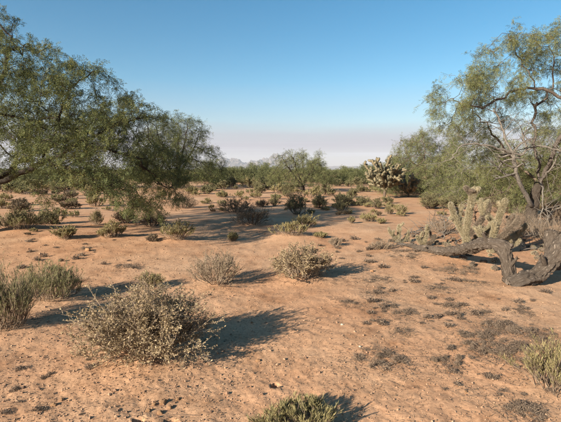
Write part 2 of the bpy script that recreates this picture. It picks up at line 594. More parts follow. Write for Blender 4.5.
class Skel:
    def __init__(self):
        self.pos, self.par, self.limb, self.seed = [], [], [], []

    def poly(self, pts, limb, step=.2, parent=-1, wob=.0, rng=None):
        """adds a limb drawn by hand; starts at the nearest existing node unless it is the trunk"""
        pts = smooth_poly(pts, 2)
        pts = resample(pts, step)
        if self.pos:
            if parent == -1:
                d = np.linalg.norm(np.array(self.pos) - pts[0], axis=1)
                parent = int(np.argmin(d))
            pts = pts[1:] if len(pts) > 2 else pts
        for p in pts:
            if wob:
                p = p + rng.normal(size=3) * wob
            self.pos.append(p); self.par.append(parent); self.limb.append(limb); self.seed.append(True)
            parent = len(self.pos) - 1

    def grow(self, A, step, infl, kill, rng, jit=.3, grav=0., maxit=90):
        A = np.array(A)
        pos = np.array(self.pos)
        dist = np.full(len(A), 1e9); near = np.zeros(len(A), int)
        for i in range(0, len(pos), 200):
            d = np.linalg.norm(A[:, None] - pos[None, i:i + 200], axis=2)
            j = d.argmin(1); dm = d[np.arange(len(A)), j]
            u = dm < dist
            dist[u] = dm[u]; near[u] = j[u] + i
        alive = dist > kill
        spawn = {}
        for _ in range(maxit):
            act = np.where(alive & (dist < infl))[0]
            if len(act) == 0:
                break
            acc = {}
            P_ = np.array(self.pos)
            dirs = nrm(A[act] - P_[near[act]])
            for k, nd in enumerate(near[act]):
                if nd in acc:
                    acc[nd] = acc[nd] + dirs[k]
                else:
                    acc[nd] = dirs[k].copy()
            new = []
            for nd, dv in acc.items():
                if spawn.get(nd, 0) >= 3:
                    continue
                spawn[nd] = spawn.get(nd, 0) + 1
                dv = dv / max(np.linalg.norm(dv), 1e-6) + rng.normal(size=3) * jit
                dv[2] -= grav
                dv /= max(np.linalg.norm(dv), 1e-6)
                self.pos.append(self.pos[nd] + dv * step)
                self.par.append(int(nd)); self.limb.append(self.limb[nd]); self.seed.append(False)
                new.append(len(self.pos) - 1)
            if not new:
                break
            Pn = np.array([self.pos[i] for i in new])
            d = np.linalg.norm(A[:, None] - Pn[None], axis=2)
            j = d.argmin(1); dm = d[np.arange(len(A)), j]
            u = dm < dist
            dist[u] = dm[u]; near[u] = np.array(new)[j[u]]
            alive &= dist > kill

    def radii(self, rtip, rtrunk):
        n = len(self.pos)
        cnt = np.zeros(n)
        ch = [[] for _ in range(n)]
        for i in range(n):
            if self.par[i] >= 0:
                ch[self.par[i]].append(i)
        for i in range(n - 1, -1, -1):
            if not ch[i]:
                cnt[i] = 1
            if self.par[i] >= 0:
                cnt[self.par[i]] += cnt[i]
        # parents always come before children in the lists
        e = math.log(max(cnt.max(), 2)) / math.log(rtrunk / rtip)
        self.cnt = cnt; self.ch = ch
        self.r = rtip * cnt ** (1 / e)
        return self.r

    def tubes(self, rng, rough=.0):
        """tapered tubes along every chain, grouped by limb: {limb: [(V,F)]}"""
        res = {}
        r = self.r
        n = len(self.pos)
        heads = [i for i in range(n) if self.par[i] < 0]
        stack = [(h, -1) for h in heads]
        while stack:
            i, p = stack.pop()
            chain = [] if p < 0 else [p]
            limb = self.limb[i]
            while True:
                chain.append(i)
                c = self.ch[i]
                if not c:
                    break
                c = sorted(c, key=lambda k: -r[k])
                nxt = c[0]
                if self.limb[nxt] != limb:
                    same = [k for k in c if self.limb[k] == limb]
                    if same:
                        nxt = same[0]
                    else:
                        for k in c:
                            stack.append((k, i))
                        break
                for k in c:
                    if k != nxt:
                        stack.append((k, i))
                i = nxt
            if len(chain) < 2:
                continue
            pts = np.array([self.pos[k] for k in chain])
            rr = np.array([r[k] for k in chain])
            if p >= 0:
                rr[0] = min(rr[0], rr[1] * 1.25)
            if not self.ch[chain[-1]]:
                rr[-1] *= .5
            if limb == 0 and p < 0:
                rr = rr * np.linspace(1.75, 1.25, len(rr))
            K = 10 if rr.max() > .09 else (6 if rr.max() > .03 else (4 if rr.max() > .012 else 3))
            res.setdefault(limb, []).append(tube(pts, rr, K, rng, rough))
        return res


def tube(pts, rr, K, rng=None, rough=0., cap=False):
    pts = np.array(pts, float)
    n = len(pts)
    tan = np.zeros_like(pts)
    tan[1:-1] = pts[2:] - pts[:-2]
    tan[0] = pts[1] - pts[0]; tan[-1] = pts[-1] - pts[-2]
    tan = nrm(tan)
    u = np.cross(tan[0], [0, 0, 1.] if abs(tan[0][2]) < .9 else [1., 0, 0])
    u /= np.linalg.norm(u)
    V = np.zeros((n, K, 3))
    a = np.arange(K) * 2 * math.pi / K
    for i in range(n):
        u = u - tan[i] * np.dot(u, tan[i]); u /= max(np.linalg.norm(u), 1e-9)
        w = np.cross(tan[i], u)
        rad = rr[i]
        if rough:
            rad = rr[i] * (1 + rough * np.array([noise.noise((pts[i][0] * 6 + math.cos(x) * 1.6, pts[i][1] * 6 + math.sin(x) * 1.6, pts[i][2] * 6)) for x in a]))
        V[i] = pts[i] + (np.cos(a)[:, None] * u + np.sin(a)[:, None] * w) * np.reshape(rad, (-1, 1))
    s = np.arange(n - 1)[:, None] * K; k = np.arange(K)[None]; k2 = (k + 1) % K
    f = np.stack([s + k, s + k2, s + K + k2, s + K + k], -1).reshape(-1, 4)
    return V.reshape(-1, 3), f


def cat(groups):
    V, Fc, o = [], [], 0
    for v, f in groups:
        V.append(v); Fc.append(f + o); o += len(v)
    return np.concatenate(V), np.concatenate(Fc)


BARK = {}


def log_geo(pts, rr, rng, K=40, rough=.3, step=.02, end=True):
    pts = resample(smooth_poly(pts, 3), step)
    n = len(pts)
    r = np.interp(np.linspace(0, 1, n), np.linspace(0, 1, len(rr)), rr)
    V, f = tube(pts, r, K)
    V = V.reshape(n, K, 3); c = np.array(pts)[:, None]
    # furrowed bark: broken ridges that run along the log, cracks across, knots
    sd = rng.uniform(0, 20)
    for i in range(n):
        for k in range(K):
            a = 2 * math.pi * k / K
            s = i * step
            ca, sa = math.cos(a), math.sin(a)
            tw_ = noise.noise((ca * 2, sa * 2, s * 5 + sd)) * .35
            ridge = 1 - 2 * abs(noise.noise((math.cos(a + tw_) * 4.6, math.sin(a + tw_) * 4.6, s * 4.5 + sd)))
            crack = 1 - 2 * abs(noise.noise((ca * 2.5 + 9, sa * 2.5, s * 16 + sd)))
            fr = -.2 * max(0, ridge - .4) / .6 - .09 * max(0, crack - .6) / .4
            fr += noise.noise((ca * 1.2 + 5, sa * 1.2, s * 2.6 + sd)) * .15 + noise.noise((ca * 8, sa * 8, s * 22 + sd)) * .05
            V[i, k] = c[i, 0] + (V[i, k] - c[i, 0]) * (1.03 + fr * rough / .3)
    groups = [(V.reshape(-1, 3), f, 0)]
    ks = 2 * np.pi * np.arange(K) / K
    rm = float(np.mean(rr))
    BARK['last'] = np.stack([np.broadcast_to(np.cos(ks) * rm, (n, K)), np.broadcast_to(np.sin(ks) * rm, (n, K)),
                             np.broadcast_to((np.arange(n) * step * .22 + sd)[:, None], (n, K))], -1).reshape(-1, 3)
    if end:
        for ring, ctr, ms in ((V[-1], pts[-1], 0), (V[0], pts[0], 0)):
            m = len(ring)
            cc = ring.mean(0) + (ctr - ring.mean(0)) * .5
            inner = ring * .5 + cc * .5 + rng.normal(size=(m, 3)) * .018
            vv = np.concatenate([ring, inner, cc[None]])
            q = np.array([[k, (k + 1) % m, m + (k + 1) % m, m + k] for k in range(m)])
            tri = np.array([[m + k, m + (k + 1) % m, 2 * m] for k in range(m)])
            groups.append((vv, q, ms)); groups.append((vv, tri, ms))
    return groups


def foliage(sk, rng, per=3, maxcnt=4, tl=(.18, .42), spr=6, n=12, ll=.03, lw=.008, sl=.10, droop=.5, skip=None, twr=.0035):
    """twiglets with feathery leaves on the fine branches -> (twig V,F), (leaf V,F)"""
    idx = [i for i in range(len(sk.pos)) if sk.cnt[i] <= maxcnt and (not sk.seed[i] or sk.cnt[i] == 1)
           and (skip is None or sk.limb[i] not in skip)]
    idx = np.array(idx)
    pos = np.array(sk.pos)
    par = np.array(sk.par)
    gd = nrm(pos[idx] - pos[np.maximum(par[idx], 0)])
    idr = np.repeat(np.arange(len(idx)), per)
    N = len(idr)
    p0 = pos[idx][idr] - gd[idr] * rng.random((N, 1)) * .12
    d = nrm(gd[idr] * .6 + rand_dir(N, rng) * .9 + np.array([0, 0, .15]))
    L = rng.uniform(*tl, N)[:, None]
    p1 = p0 + d * L * .55
    p2 = p0 + d * L + np.array([0, 0, -1.]) * L * droop * rng.random((N, 1))
    tw = bez_tubes(p0, p1, p2, twr, twr * .4, 1, 3)
    rep = np.repeat(np.arange(N), spr)
    t = rng.uniform(.15, 1.0, len(rep))
    sp = bez(p0[rep], p1[rep], p2[rep], t)
    tn = bez_tan(p0[rep], p1[rep], p2[rep], t)
    sd = nrm(tn * .5 + rand_dir(len(rep), rng) * .9 + np.array([0, 0, -.25]))
    lv = sprays(sp, sd, sl * rng.uniform(.7, 1.3, len(rep)), n, ll, lw, rng)
    return tw, lv


def ellip_pts(n, c, r, rng, shell=.0):
    out = []
    c = np.array(c); r = np.array(r)
    while len(out) < n:
        p = rng.uniform(-1, 1, 3)
        q = np.linalg.norm(p)
        if q <= 1 and q >= shell:
            out.append(c + p * r)
    return out


def finish_tree(name, label, cat_, sk, rng, rtip, rtrunk, limb_mats, fol, leaf, twigmat, origin, group=None, rough=.06, trunk_rr=None):
    sk.radii(rtip, rtrunk)
    tb = sk.tubes(rng, rough)
    root = thing(name, label, cat_, origin, 0, group)
    o = np.array(origin)
    for limb, gs in tb.items():
        V, Fc = cat(gs)
        nm = 'trunk' if limb == 0 else 'limb'
        if limb == 0 and trunk_rr:
            lg = log_geo([sk.pos[i] for i in range(len(sk.pos)) if sk.limb[i] == 0 and sk.seed[i]], trunk_rr, rng, end=False, K=32, rough=.28)
            link(nm, mesh_np(nm, [(lg[0][0] - o, lg[0][1], 0)], [M['trunk_bark']], smooth=(0,), attr=BARK['last']), root)
            continue
        me = mesh_np(nm, [(V - o, Fc, 0)], [limb_mats.get(limb, limb_mats[0])], smooth=(0,))
        link(nm, me, root)
    tw, lv = fol
    me = mesh_np('crown', [(tw[0] - o, tw[1], 1), (lv[0] - o, lv[1], 0)], [leaf, twigmat])
    link('crown', me, root)
    return root


# ---- the big mesquite on the left
def left_tree():
    rng = np.random.default_rng(11)
    sk = Skel()
    base = np.array([-8.1, 10.2, gz(-8.1, 10.2) - .05])
    fork = np.array([-7.5, 10.3, .95])
    sk.poly([base, base + [.1, 0, .5], fork], 0, .2, wob=.02, rng=rng)
    def pp(*a):
        return [np.array(P(*q)) for q in a]
    W = dict(wob=.035, rng=rng)
    # main limb through the middle of the crown, then rising right
    sk.poly([fork] + pp((2, 183, 10.2), (30, 168, 10.2), (48, 162, 10.0), (75, 145, 9.8), (110, 128, 9.8), (140, 118, 10.2)), 1, .18, **W)
    sk.poly(pp((40, 164, 10.1), (52, 140, 9.9), (62, 112, 9.8), (70, 88, 10), (96, 70, 10.2)), 2, .18, **W)
    # drooping limbs on the right
    sk.poly(pp((48, 162, 10.0), (80, 170, 9.6), (100, 182, 9.5), (118, 196, 9.5), (128, 208, 9.6)), 3, .16, **W)
    sk.poly(pp((82, 171, 9.6), (112, 178, 9.9), (138, 192, 10.2), (152, 208, 10.4)), 4, .16, **W)
    sk.poly(pp((75, 145, 9.8), (110, 148, 9.8), (140, 160, 10.4), (158, 182, 10.8)), 5, .16, **W)
    # up and left
    sk.poly([fork] + pp((-40, 140, 9.6), (-10, 110, 9.0), (2, 75, 9.0), (10, 48, 9.4)), 6, .2, **W)
    sk.poly(pp((-10, 108, 9.2), (20, 122, 9.6), (48, 118, 9.4), (60, 122, 9.3)), 7, .2, **W)
    # to the back and towards the viewer
    sk.poly([fork, [-6.6, 11.6, 2.0], [-5.2, 12.8, 2.9], [-4.0, 13.4, 3.2]], 8, .2, **W)
    sk.poly([fork, [-7.4, 9.0, 1.8], [-6.6, 8.0, 2.6], [-5.8, 7.6, 3.1]], 9, .2, **W)
    sk.poly([fork, [-9.0, 10.6, 2.4], [-9.8, 10.6, 3.6]], 10, .2, **W)
    sk.poly(pp((20, 172, 10.2), (40, 190, 9.8), (46, 204, 9.7)), 11, .16, **W)
    top = [(-40, -10), (-5, -6), (8, 12), (20, 30), (32, 44), (45, 44), (62, 48), (70, 56), (74, 78), (80, 78), (90, 66), (100, 58), (108, 66),
           (118, 74), (122, 90), (135, 94), (150, 96), (156, 108), (162, 122), (168, 150), (172, 170), (168, 205)]
    tx = np.array([a for a, _ in top]); ty = np.array([b for _, b in top])
    bot = [(-60, 170), (0, 176), (25, 172), (60, 172), (75, 180), (100, 192), (130, 203), (155, 215), (166, 216)]
    bx = np.array([a for a, _ in bot]); by = np.array([b for _, b in bot])
    A = []
    while len(A) < 3300:
        d = 10.2 + rng.uniform(-3.0, 3.6)
        px = rng.uniform(-55, 170)
        # crown is deepest half way along; its rim drops to the front and the back
        k = (d - 10.2) / (3.0 if d < 10.2 else 3.6)
        X = (px - 280.5) / F * 10.2
        zt = CAMH + (HORIZON - np.interp(px, tx, ty)) * 10.2 / F
        zb = CAMH + (HORIZON - np.interp(px, bx, by)) * 10.2 / F
        zb2 = zb + k * k * .7
        zt2 = zb + (zt - zb) * math.sqrt(max(0, 1 - k * k)) 
        if zt2 <= zb2:
            continue
        z = zb2 + (zt2 - zb2) * rng.random() ** .8
        p = np.array([X, d, z])
        # airy: leave gaps
        if noise.noise(Vector(p) * 1.0) < -.05:
            continue
        A.append(p)
    sk.grow(A, .17, .95, .24, rng, jit=.28, grav=.04)
    sk.radii(.0042, .125)
    tw, lv = foliage(sk, rng, per=3, maxcnt=3, tl=(.10, .34), spr=6, n=10, ll=.050, lw=.017, sl=.13, droop=.5)
    print('left tree', len(sk.pos), len(lv[1]))
    finish_tree('mesquite_tree', 'large dark green mesquite with drooping dark branches filling the upper left', 'tree', sk, rng,
                .0042, .125, {0: M['bark_dark']}, (tw, lv), M['mesq'], M['bark_dark'], tuple(base))


left_tree()


def back_tree(name, label, base, h, w, seed, dep=None, nA=900, leafmat='mesq', trunkmat='bark_dark', low=.25, rtrunk=.16,
              n=6, ll=.11, lw=.035, sl=.26, per=3, spr=3, stems=3, step=.28, gap=-.2, grp=None, top=None, wo=None, tl=(.25, .6)):
    """free-standing desert tree: several leaning stems, a wide uneven crown that reaches low"""
    rng = np.random.default_rng(seed)
    sk = Skel()
    b = np.array(base, float)
    f = b + [rng.normal() * .1, rng.normal() * .1, h * .10]
    sk.poly([b - [0, 0, .05], f], 0, .2)
    for s in range(stems):
        a = 2 * math.pi * (s + rng.random() * .6) / stems
        r = w * .5
        q = np.array([math.cos(a), math.sin(a), 0])
        sk.poly([f, f + q * r * .22 + [0, 0, h * .22], f + q * r * .45 + [0, 0, h * (.42 + .1 * rng.random())],
                 f + q * r * .6 + [0, 0, h * (.6 + .15 * rng.random())]], 1 + s, step, wob=.05, rng=rng)
    A = []
    lob = [(rng.uniform(-.35, .35), rng.uniform(-.35, .35), rng.uniform(.75, 1.0)) for _ in range(5)]
    c = b
    tries = 0
    while len(A) < nA and tries < 200000:
        tries += 1
        x, y = rng.uniform(-1, 1, 2)
        rr = math.hypot(x, y)
        if rr > 1:
            continue
        prof = max(hh * (1 - (((x - lx) ** 2 + (y - ly) ** 2) / .75)) for lx, ly, hh in lob)
        zt = max(prof, low + .12 * (1 - rr)) * h
        zb = low * h * (1 - .55 * rr) 
        if zt <= zb:
            continue
        z = zb + (zt - zb) * rng.random() ** .75
        p = c + np.array([x * w / 2, y * (dep or w) / 2, z])
        if noise.noise(Vector(p) * (2.6 / max(h, 1.5)) + Vector((seed, 0, 0))) < gap:
            continue
        A.append(p)
    sk.grow(A, step, step * 6, step * 1.3, rng, jit=.3)
    sk.radii(.008, rtrunk)
    tw, lv = foliage(sk, rng, per=per, maxcnt=3, tl=tl, spr=spr, n=n, ll=ll, lw=lw, sl=sl, droop=.4, twr=.005)
    print(label, len(sk.pos), len(lv[1]))
    return finish_tree(name, label, 'tree', sk, rng, .008, rtrunk, {0: M[trunkmat]}, (tw, lv), M[leafmat], M[trunkmat], tuple(b), grp)


g = GG(176, 188)
back_tree('mesquite_tree', 'dense dark rounded mesquite behind the drooping branches, at the left end of the horizon', (g.x, g.y, g.z), 7.5, 9.0, 21,
          nA=1500, low=.14, ll=.12, lw=.04, sl=.3, per=4, spr=4, gap=-.3, rtrunk=.25, stems=4, step=.3)
g = GG(302, 191)
back_tree('mesquite_tree', 'lone dark-stemmed mesquite with a thin pale crown in the middle distance', (g.x, g.y, g.z), 3.8, 5.6, 33,
          nA=520, low=.26, ll=.075, lw=.025, sl=.2, per=4, spr=5, leafmat='mesq_pale', gap=-.22, rtrunk=.13, stems=5, step=.22)
g = GG(430, 194.5)
back_tree('palo_verde_tree', 'pale green rounded tree behind the tree-shaped cholla', (g.x, g.y, g.z), 4.9, 6.6, 45,
          nA=1300, low=.08, ll=.085, lw=.028, sl=.2, per=4, spr=5, leafmat='mesq_pale', trunkmat='bark_brown', gap=-.25, rtrunk=.13, step=.22, stems=5)
g = GG(478, 202)
back_tree('palo_verde_tree', 'grey-green bushy tree behind the bare limbs of the right-hand mesquite', (g.x, g.y, g.z), 3.6, 5.0, 47,
          nA=900, low=.10, ll=.085, lw=.028, sl=.2, per=4, spr=5, leafmat='mesq_pale', trunkmat='bark_grey', gap=-.2, rtrunk=.12, step=.22, stems=5)
g = GG(548, 204)
back_tree('palo_verde_tree', 'grey-green tree at the right edge behind the dark leaning trunk', (g.x, g.y, g.z), 3.8, 5.5, 49,
          nA=700, low=.10, ll=.085, lw=.028, sl=.2, per=4, spr=5, leafmat='mesq_pale', trunkmat='bark_brown', gap=-.2, rtrunk=.12, step=.22, stems=5)


# ---- the airy mesquite on the right
def right_tree():
    rng = np.random.default_rng(29)
    sk = Skel()
    D0 = 11.3
    def pp(*a):
        return [np.array(P(*q)) for q in a]
    b = np.array(GG(532, 229)); b[2] -= .05
    D0 = b[1]
    W = dict(wob=.03, rng=rng)
    f1 = np.array(P(540, 182, D0))
    sk.poly([b] + pp((531, 215, D0), (534, 198, D0)) + [f1], 0, .18, wob=.02, rng=rng)
    # dark upright limb and its fork
    sk.poly([f1] + pp((538, 160, D0), (533, 140, D0), (534, 118, D0), (534, 104, D0), (528, 92, D0)), 1, .16, **W)
    sk.poly(pp((534, 106, D0), (546, 96, D0), (556, 70, D0), (548, 45, D0 + .3)), 2, .16, **W)
    # long dark limb arching left from the right edge
    sk.poly([f1] + pp((556, 150, D0 - .5), (572, 115, D0 - .7), (562, 96, D0 - .6), (540, 89, D0 - .5), (520, 87, D0 - .5), (506, 95, D0 - .5), (490, 104, D0 - .6), (470, 108, D0 - .7), (450, 100, D0 - .8)), 3, .16, **W)
    sk.poly(pp((538, 90, D0 - .5), (525, 68, D0 - .4), (512, 45, D0 - .3), (506, 33, D0 - .2)), 4, .16, **W)
    sk.poly(pp((562, 96, D0 - .6), (568, 70, D0 - .2), (560, 42, D0 + .2)), 5, .16, **W)
    # dark limb to upper left
    sk.poly([f1] + pp((520, 168, D0 + .5), (498, 140, D0 + .6), (488, 126, D0 + .6), (474, 114, D0 + .7), (468, 100, D0 + .8)), 6, .16, **W)
    # bare grey limbs (dead): 20..
    j = np.array(P(513, 153, D0 - .8))
    sk.poly([np.array(P(531, 206, D0 - .15))] + pp((522, 188, D0 - .5), (515, 170, D0 - .7)) + [j], 20, .14, wob=.012, rng=rng)
    sk.poly([j] + pp((500, 149, D0 - .9), (486, 145, D0 - 1), (470, 143, D0 - 1), (458, 147, D0 - 1.1), (451, 160, D0 - 1.2)), 21, .14, wob=.012, rng=rng)
    sk.poly([j] + pp((506, 142, D0 - .8), (503, 130, D0 - .8), (497, 115, D0 - .8), (493, 108, D0 - .8)), 22, .14, wob=.01, rng=rng)
    sk.poly([j] + pp((522, 156, D0 - .8), (527, 148, D0 - .8), (524, 138, D0 - .8), (522, 133, D0 - .8)), 23, .12, wob=.01, rng=rng)
    sk.poly(pp((527, 149, D0 - .8), (540, 145, D0 - .9), (552, 148, D0 - 1.0), (566, 152, D0 - 1.1)), 24, .14, wob=.012, rng=rng)
    sk.poly([f1] + pp((548, 172, D0 - .5), (556, 160, D0 - .7), (562, 145, D0 - .8)), 25, .14, wob=.012, rng=rng)
    sk.poly(pp((518, 178, D0 - .6), (504, 174, D0 - .7), (496, 166, D0 - .7), (490, 161, D0 - .8)), 26, .14, wob=.012, rng=rng)
    sk.poly([f1] + pp((543, 190, D0 - .4), (543, 205, D0 - .5), (540, 220, D0 - .6), (537, 232, D0 - .7)), 27, .14, wob=.015, rng=rng)
    live_n = len(sk.pos)
    dead = {20, 21, 22, 23, 24, 25, 26, 27}
    A = []
    C = [(np.array(P(455, 92, D0 - .7)), (.75, .9, .55), 150), (np.array(P(490, 85, D0 - .4)), (.9, 1.0, .6), 190), (np.array(P(512, 45, D0 - .2)), (.75, .9, .5), 190),
         (np.array(P(495, 66, D0 - .3)), (.7, .8, .45), 130),
         (np.array(P(552, 50, D0 + .2)), (1.0, 1.1, .65), 260), (np.array(P(575, 100, D0)), (1.1, 1.4, 1.1), 330),
         (np.array(P(472, 125, D0 + .7)), (.7, .8, .6), 150), (np.array(P(525, 110, D0 + .7)), (.9, .9, .7), 150),
         (np.array(P(505, 165, D0 + .9)), (1.1, .8, .55), 200), (np.array(P(560, 165, D0 + .5)), (.9, 1.0, .7), 200),
         (np.array(P(450, 122, D0 - .5)), (.35, .5, .35), 50), (np.array(P(520, 195, D0 + .4)), (.5, .4, .35), 70)]
    for c, r, n in C:
        for p in ellip_pts(n, c, r, rng):
            if noise.noise(Vector(p) * 1.5) > -.14:
                A.append(p)
    # dead limbs do not sprout
    sk2 = Skel()
    keep = [i for i in range(len(sk.pos)) if sk.limb[i] not in dead]
    remap = {o: k for k, o in enumerate(keep)}
    for i in keep:
        sk2.pos.append(sk.pos[i]); sk2.par.append(remap.get(sk.par[i], -1)); sk2.limb.append(sk.limb[i]); sk2.seed.append(True)
    sk2.grow(A, .15, 1.0, .21, rng, jit=.3, grav=.03)
    sk2.radii(.0035, .085)
    tw, lv = foliage(sk2, rng, per=3, maxcnt=2, tl=(.12, .36), spr=7, n=10, ll=.05, lw=.015, sl=.14, droop=.9)
    print('right tree', len(sk2.pos), len(lv[1]))
    root = finish_tree('mesquite_tree', 'airy mesquite with dark trunk and bare grey limbs at the right, behind the fallen log', 'tree', sk2, rng,
                .0035, .085, {0: M['bark_brown'], 1: M['bark_limb'], 2: M['bark_limb'], 3: M['bark_limb'], 4: M['bark_limb'], 5: M['bark_limb'], 6: M['bark_brown']},
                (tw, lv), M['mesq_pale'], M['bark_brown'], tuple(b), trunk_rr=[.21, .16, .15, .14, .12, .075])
    prof = {20: (.06, .045), 21: (.034, .010), 22: (.034, .016), 23: (.03, .016), 24: (.03, .012), 25: (.03, .012), 26: (.026, .009), 27: (.022, .007)}
    for lb in sorted(dead):
        ids = [i for i in range(len(sk.pos)) if sk.limb[i] == lb]
        pts = [sk.pos[i] for i in ids]
        pp_ = sk.par[ids[0]]
        if pp_ >= 0:
            pts = [sk.pos[pp_]] + pts
        r0, r1 = prof[lb]
        gs = [tube(pts, np.linspace(r0, r1, len(pts)), 8, rng, .2)]
        for q in range(11):   # snapped side twigs that fork again
            i = rng.integers(len(pts) // 3, len(pts))
            d = nrm(rand_dir(1, rng)[0] * np.array([1, .7, 1]) + np.array([0, 0, .3]))
            L = rng.uniform(.2, .8)
            e = pts[i] + d * L
            m_ = pts[i] * .5 + e * .5 + rng.normal(size=3) * .05
            gs.append(tube(smooth_poly([pts[i], m_, e], 2), np.linspace(r1 * .75, r1 * .22, len(smooth_poly([0, 0, 0], 2))), 4))
            for q2 in range(3):
                d2 = nrm(d + rand_dir(1, rng)[0] * .9)
                l2 = rng.uniform(.1, .35); p2 = m_ * rng.uniform(.0, 1) if False else m_ + (e - m_) * rng.random()
                gs.append(tube([p2, p2 + d2 * l2 * .5 + rng.normal(size=3) * .02, p2 + d2 * l2], [r1 * .35, r1 * .25, r1 * .12], 3))
        V, Fc = cat(gs)
        o = link('dead_limb', mesh_np('dead_limb', [(V - b, Fc, 0)], [M['bark_grey']], smooth=(0,)), root)
        o['label'] = 'bare grey weathered limb'


right_tree()


# ------------------------------------------------------------------ shrubs
def child(B, n, tmin, tmax, L, spread, up, rng, bend=.25):
    P0, P1, P2 = B
    i = rng.integers(0, len(P0), n)
    t = rng.uniform(tmin, tmax, n)
    p = bez(P0[i], P1[i], P2[i], t)
    tan = bez_tan(P0[i], P1[i], P2[i], t)
    d = nrm(tan + rand_dir(n, rng) * spread + np.array([0, 0, up]))
    l = rng.uniform(L[0], L[1], n)[:, None]
    return p, p + d * l * .5 + rng.normal(size=(n, 3)) * l * bend * .3, p + d * l + np.array([0, 0, up * .3]) * l


def shrub_geo(W, H, seed, stems=40, br=260, tw=900, leaves=6000, ll=.018, lw=.010, spread=.7, up=.15, dome=.97,
              r0=.006, brL=(.16, .4), twL=(.06, .16), tleaf=(.15, 1.), along=.4, rad_base=.28, K=3, lean=(0, 0), tri=True):
    rng = np.random.default_rng(seed)
    R = W / 2
    a = rng.uniform(0, 2 * math.pi, stems)
    q = np.sqrt(rng.random(stems)) * .92
    z = H * np.sqrt(1 - dome * q ** 2) * rng.uniform(.4, .95, stems)
    # lopsided outline
    lob = 1 + .18 * np.sin(a * 2 + seed) + .12 * np.sin(a * 3 + seed * 2.3)
    P2 = np.stack([np.cos(a) * q * R * .85 * lob + lean[0], np.sin(a) * q * R * .85 * lob + lean[1], z], 1)
    P0 = np.stack([np.cos(a) * q * R * rad_base, np.sin(a) * q * R * rad_base, np.full(stems, -.02)], 1)
    P1 = P0 * .4 + P2 * .6 + np.stack([np.zeros(stems), np.zeros(stems), -.10 * z * q], 1) + rng.normal(size=(stems, 3)) * .09 * H
    S = (P0, P1, P2)
    B = child(S, br, .25, .95, (brL[0] * H, brL[1] * H), spread, up, rng)
    T = child(B, tw, .2, 1.0, (twL[0] * H, twL[1] * H), spread, up, rng)
    st = cat([bez_tubes(*S, r0, r0 * .45, 4, K), bez_tubes(*B, r0 * .55, r0 * .25, 2, 3), bez_tubes(*T, r0 * .32, r0 * .16, 1, 3)])
    n1 = int(leaves * .75)
    i = rng.integers(0, tw, n1); t = rng.uniform(*tleaf, n1)
    p = bez(T[0][i], T[1][i], T[2][i], t); tn = bez_tan(T[0][i], T[1][i], T[2][i], t)
    j = rng.integers(0, br, leaves - n1); t2 = rng.uniform(.4, 1, leaves - n1)
    p = np.concatenate([p, bez(B[0][j], B[1][j], B[2][j], t2)]); tn = np.concatenate([tn, bez_tan(B[0][j], B[1][j], B[2][j], t2)])
    d = nrm(tn * along + rand_dir(leaves, rng) * (1 - along) + np.array([0, 0, up]))
    lv = kites(p, d, ll * rng.uniform(.6, 1.35, leaves), lw * rng.uniform(.7, 1.3, leaves), rng, 0, tri)
    # bring the grown plant back to its measured width and height
    kz = H / np.percentile(lv[0][:, 2], 99.0)
    kx = W / (np.percentile(lv[0][:, 0], 98.5) - np.percentile(lv[0][:, 0], 1.5))
    for g_ in (st, lv):
        g_[0][:, :2] *= kx
        g_[0][:, 2] *= kz
        g_[0][:, 2] = np.where(g_[0][:, 2] < 0, np.maximum(g_[0][:, 2], -.03), g_[0][:, 2])
    lv[0][:, 2] = np.abs(lv[0][:, 2]) + .003
    return st, lv


def px_size(px, py, w, h):
    """metres of a w x h pixel thing standing at a ground pixel"""
    g = G(px, py)
    dist = math.hypot(g.y, CAMH)
    return w * g.y / F, h * dist / F


SH = {
    'dry':    dict(tri=False, stems=60, br=480, tw=2200, leaves=12000, ll=.020, lw=.012, spread=.8, up=.06, r0=.0045),
    'drythin': dict(tri=False, stems=60, br=400, tw=1400, leaves=3600, ll=.014, lw=.007, spread=.55, up=.15, r0=.0038),
    'broom':  dict(stems=120, br=700, tw=2400, leaves=11000, ll=.032, lw=.0046, spread=.5, up=.22, r0=.003, along=.7, tleaf=(.2, 1.), rad_base=.55),
    'yellow': dict(stems=45, br=240, tw=700, leaves=3600, ll=.040, lw=.011, spread=.5, up=.25, r0=.004, along=.7, tleaf=(.3, 1.), rad_base=.4),
    'olive':  dict(stems=40, br=220, tw=650, leaves=4200, ll=.042, lw=.017, spread=.7, up=.12, r0=.006),
    'brown':  dict(stems=45, br=280, tw=900, leaves=2600, ll=.034, lw=.014, spread=.7, up=.12, r0=.005),
    'mat':    dict(stems=40, br=170, tw=420, leaves=900, ll=.022, lw=.005, spread=1.2, up=.0, r0=.0024, dome=.6, rad_base=.85, brL=(.5, 1.4), twL=(.3, .9)),
}
SHM = {'dry': ('twig_grey', 'dryleaf'), 'drythin': ('twig_grey', 'dryleaf2'), 'broom': ('twig', 'green'), 'yellow': ('twig', 'yellow'),
       'olive': ('twig_dark', 'olive'), 'brown': ('twig_dark', 'brownleaf'), 'mat': ('twig', 'mat_grey')}
SHN = {'dry': 'dry_shrub', 'drythin': 'dry_shrub', 'broom': 'broom_shrub', 'yellow': 'broom_shrub', 'olive': 'shrub', 'brown': 'dry_shrub', 'mat': 'dried_plant_mat'}


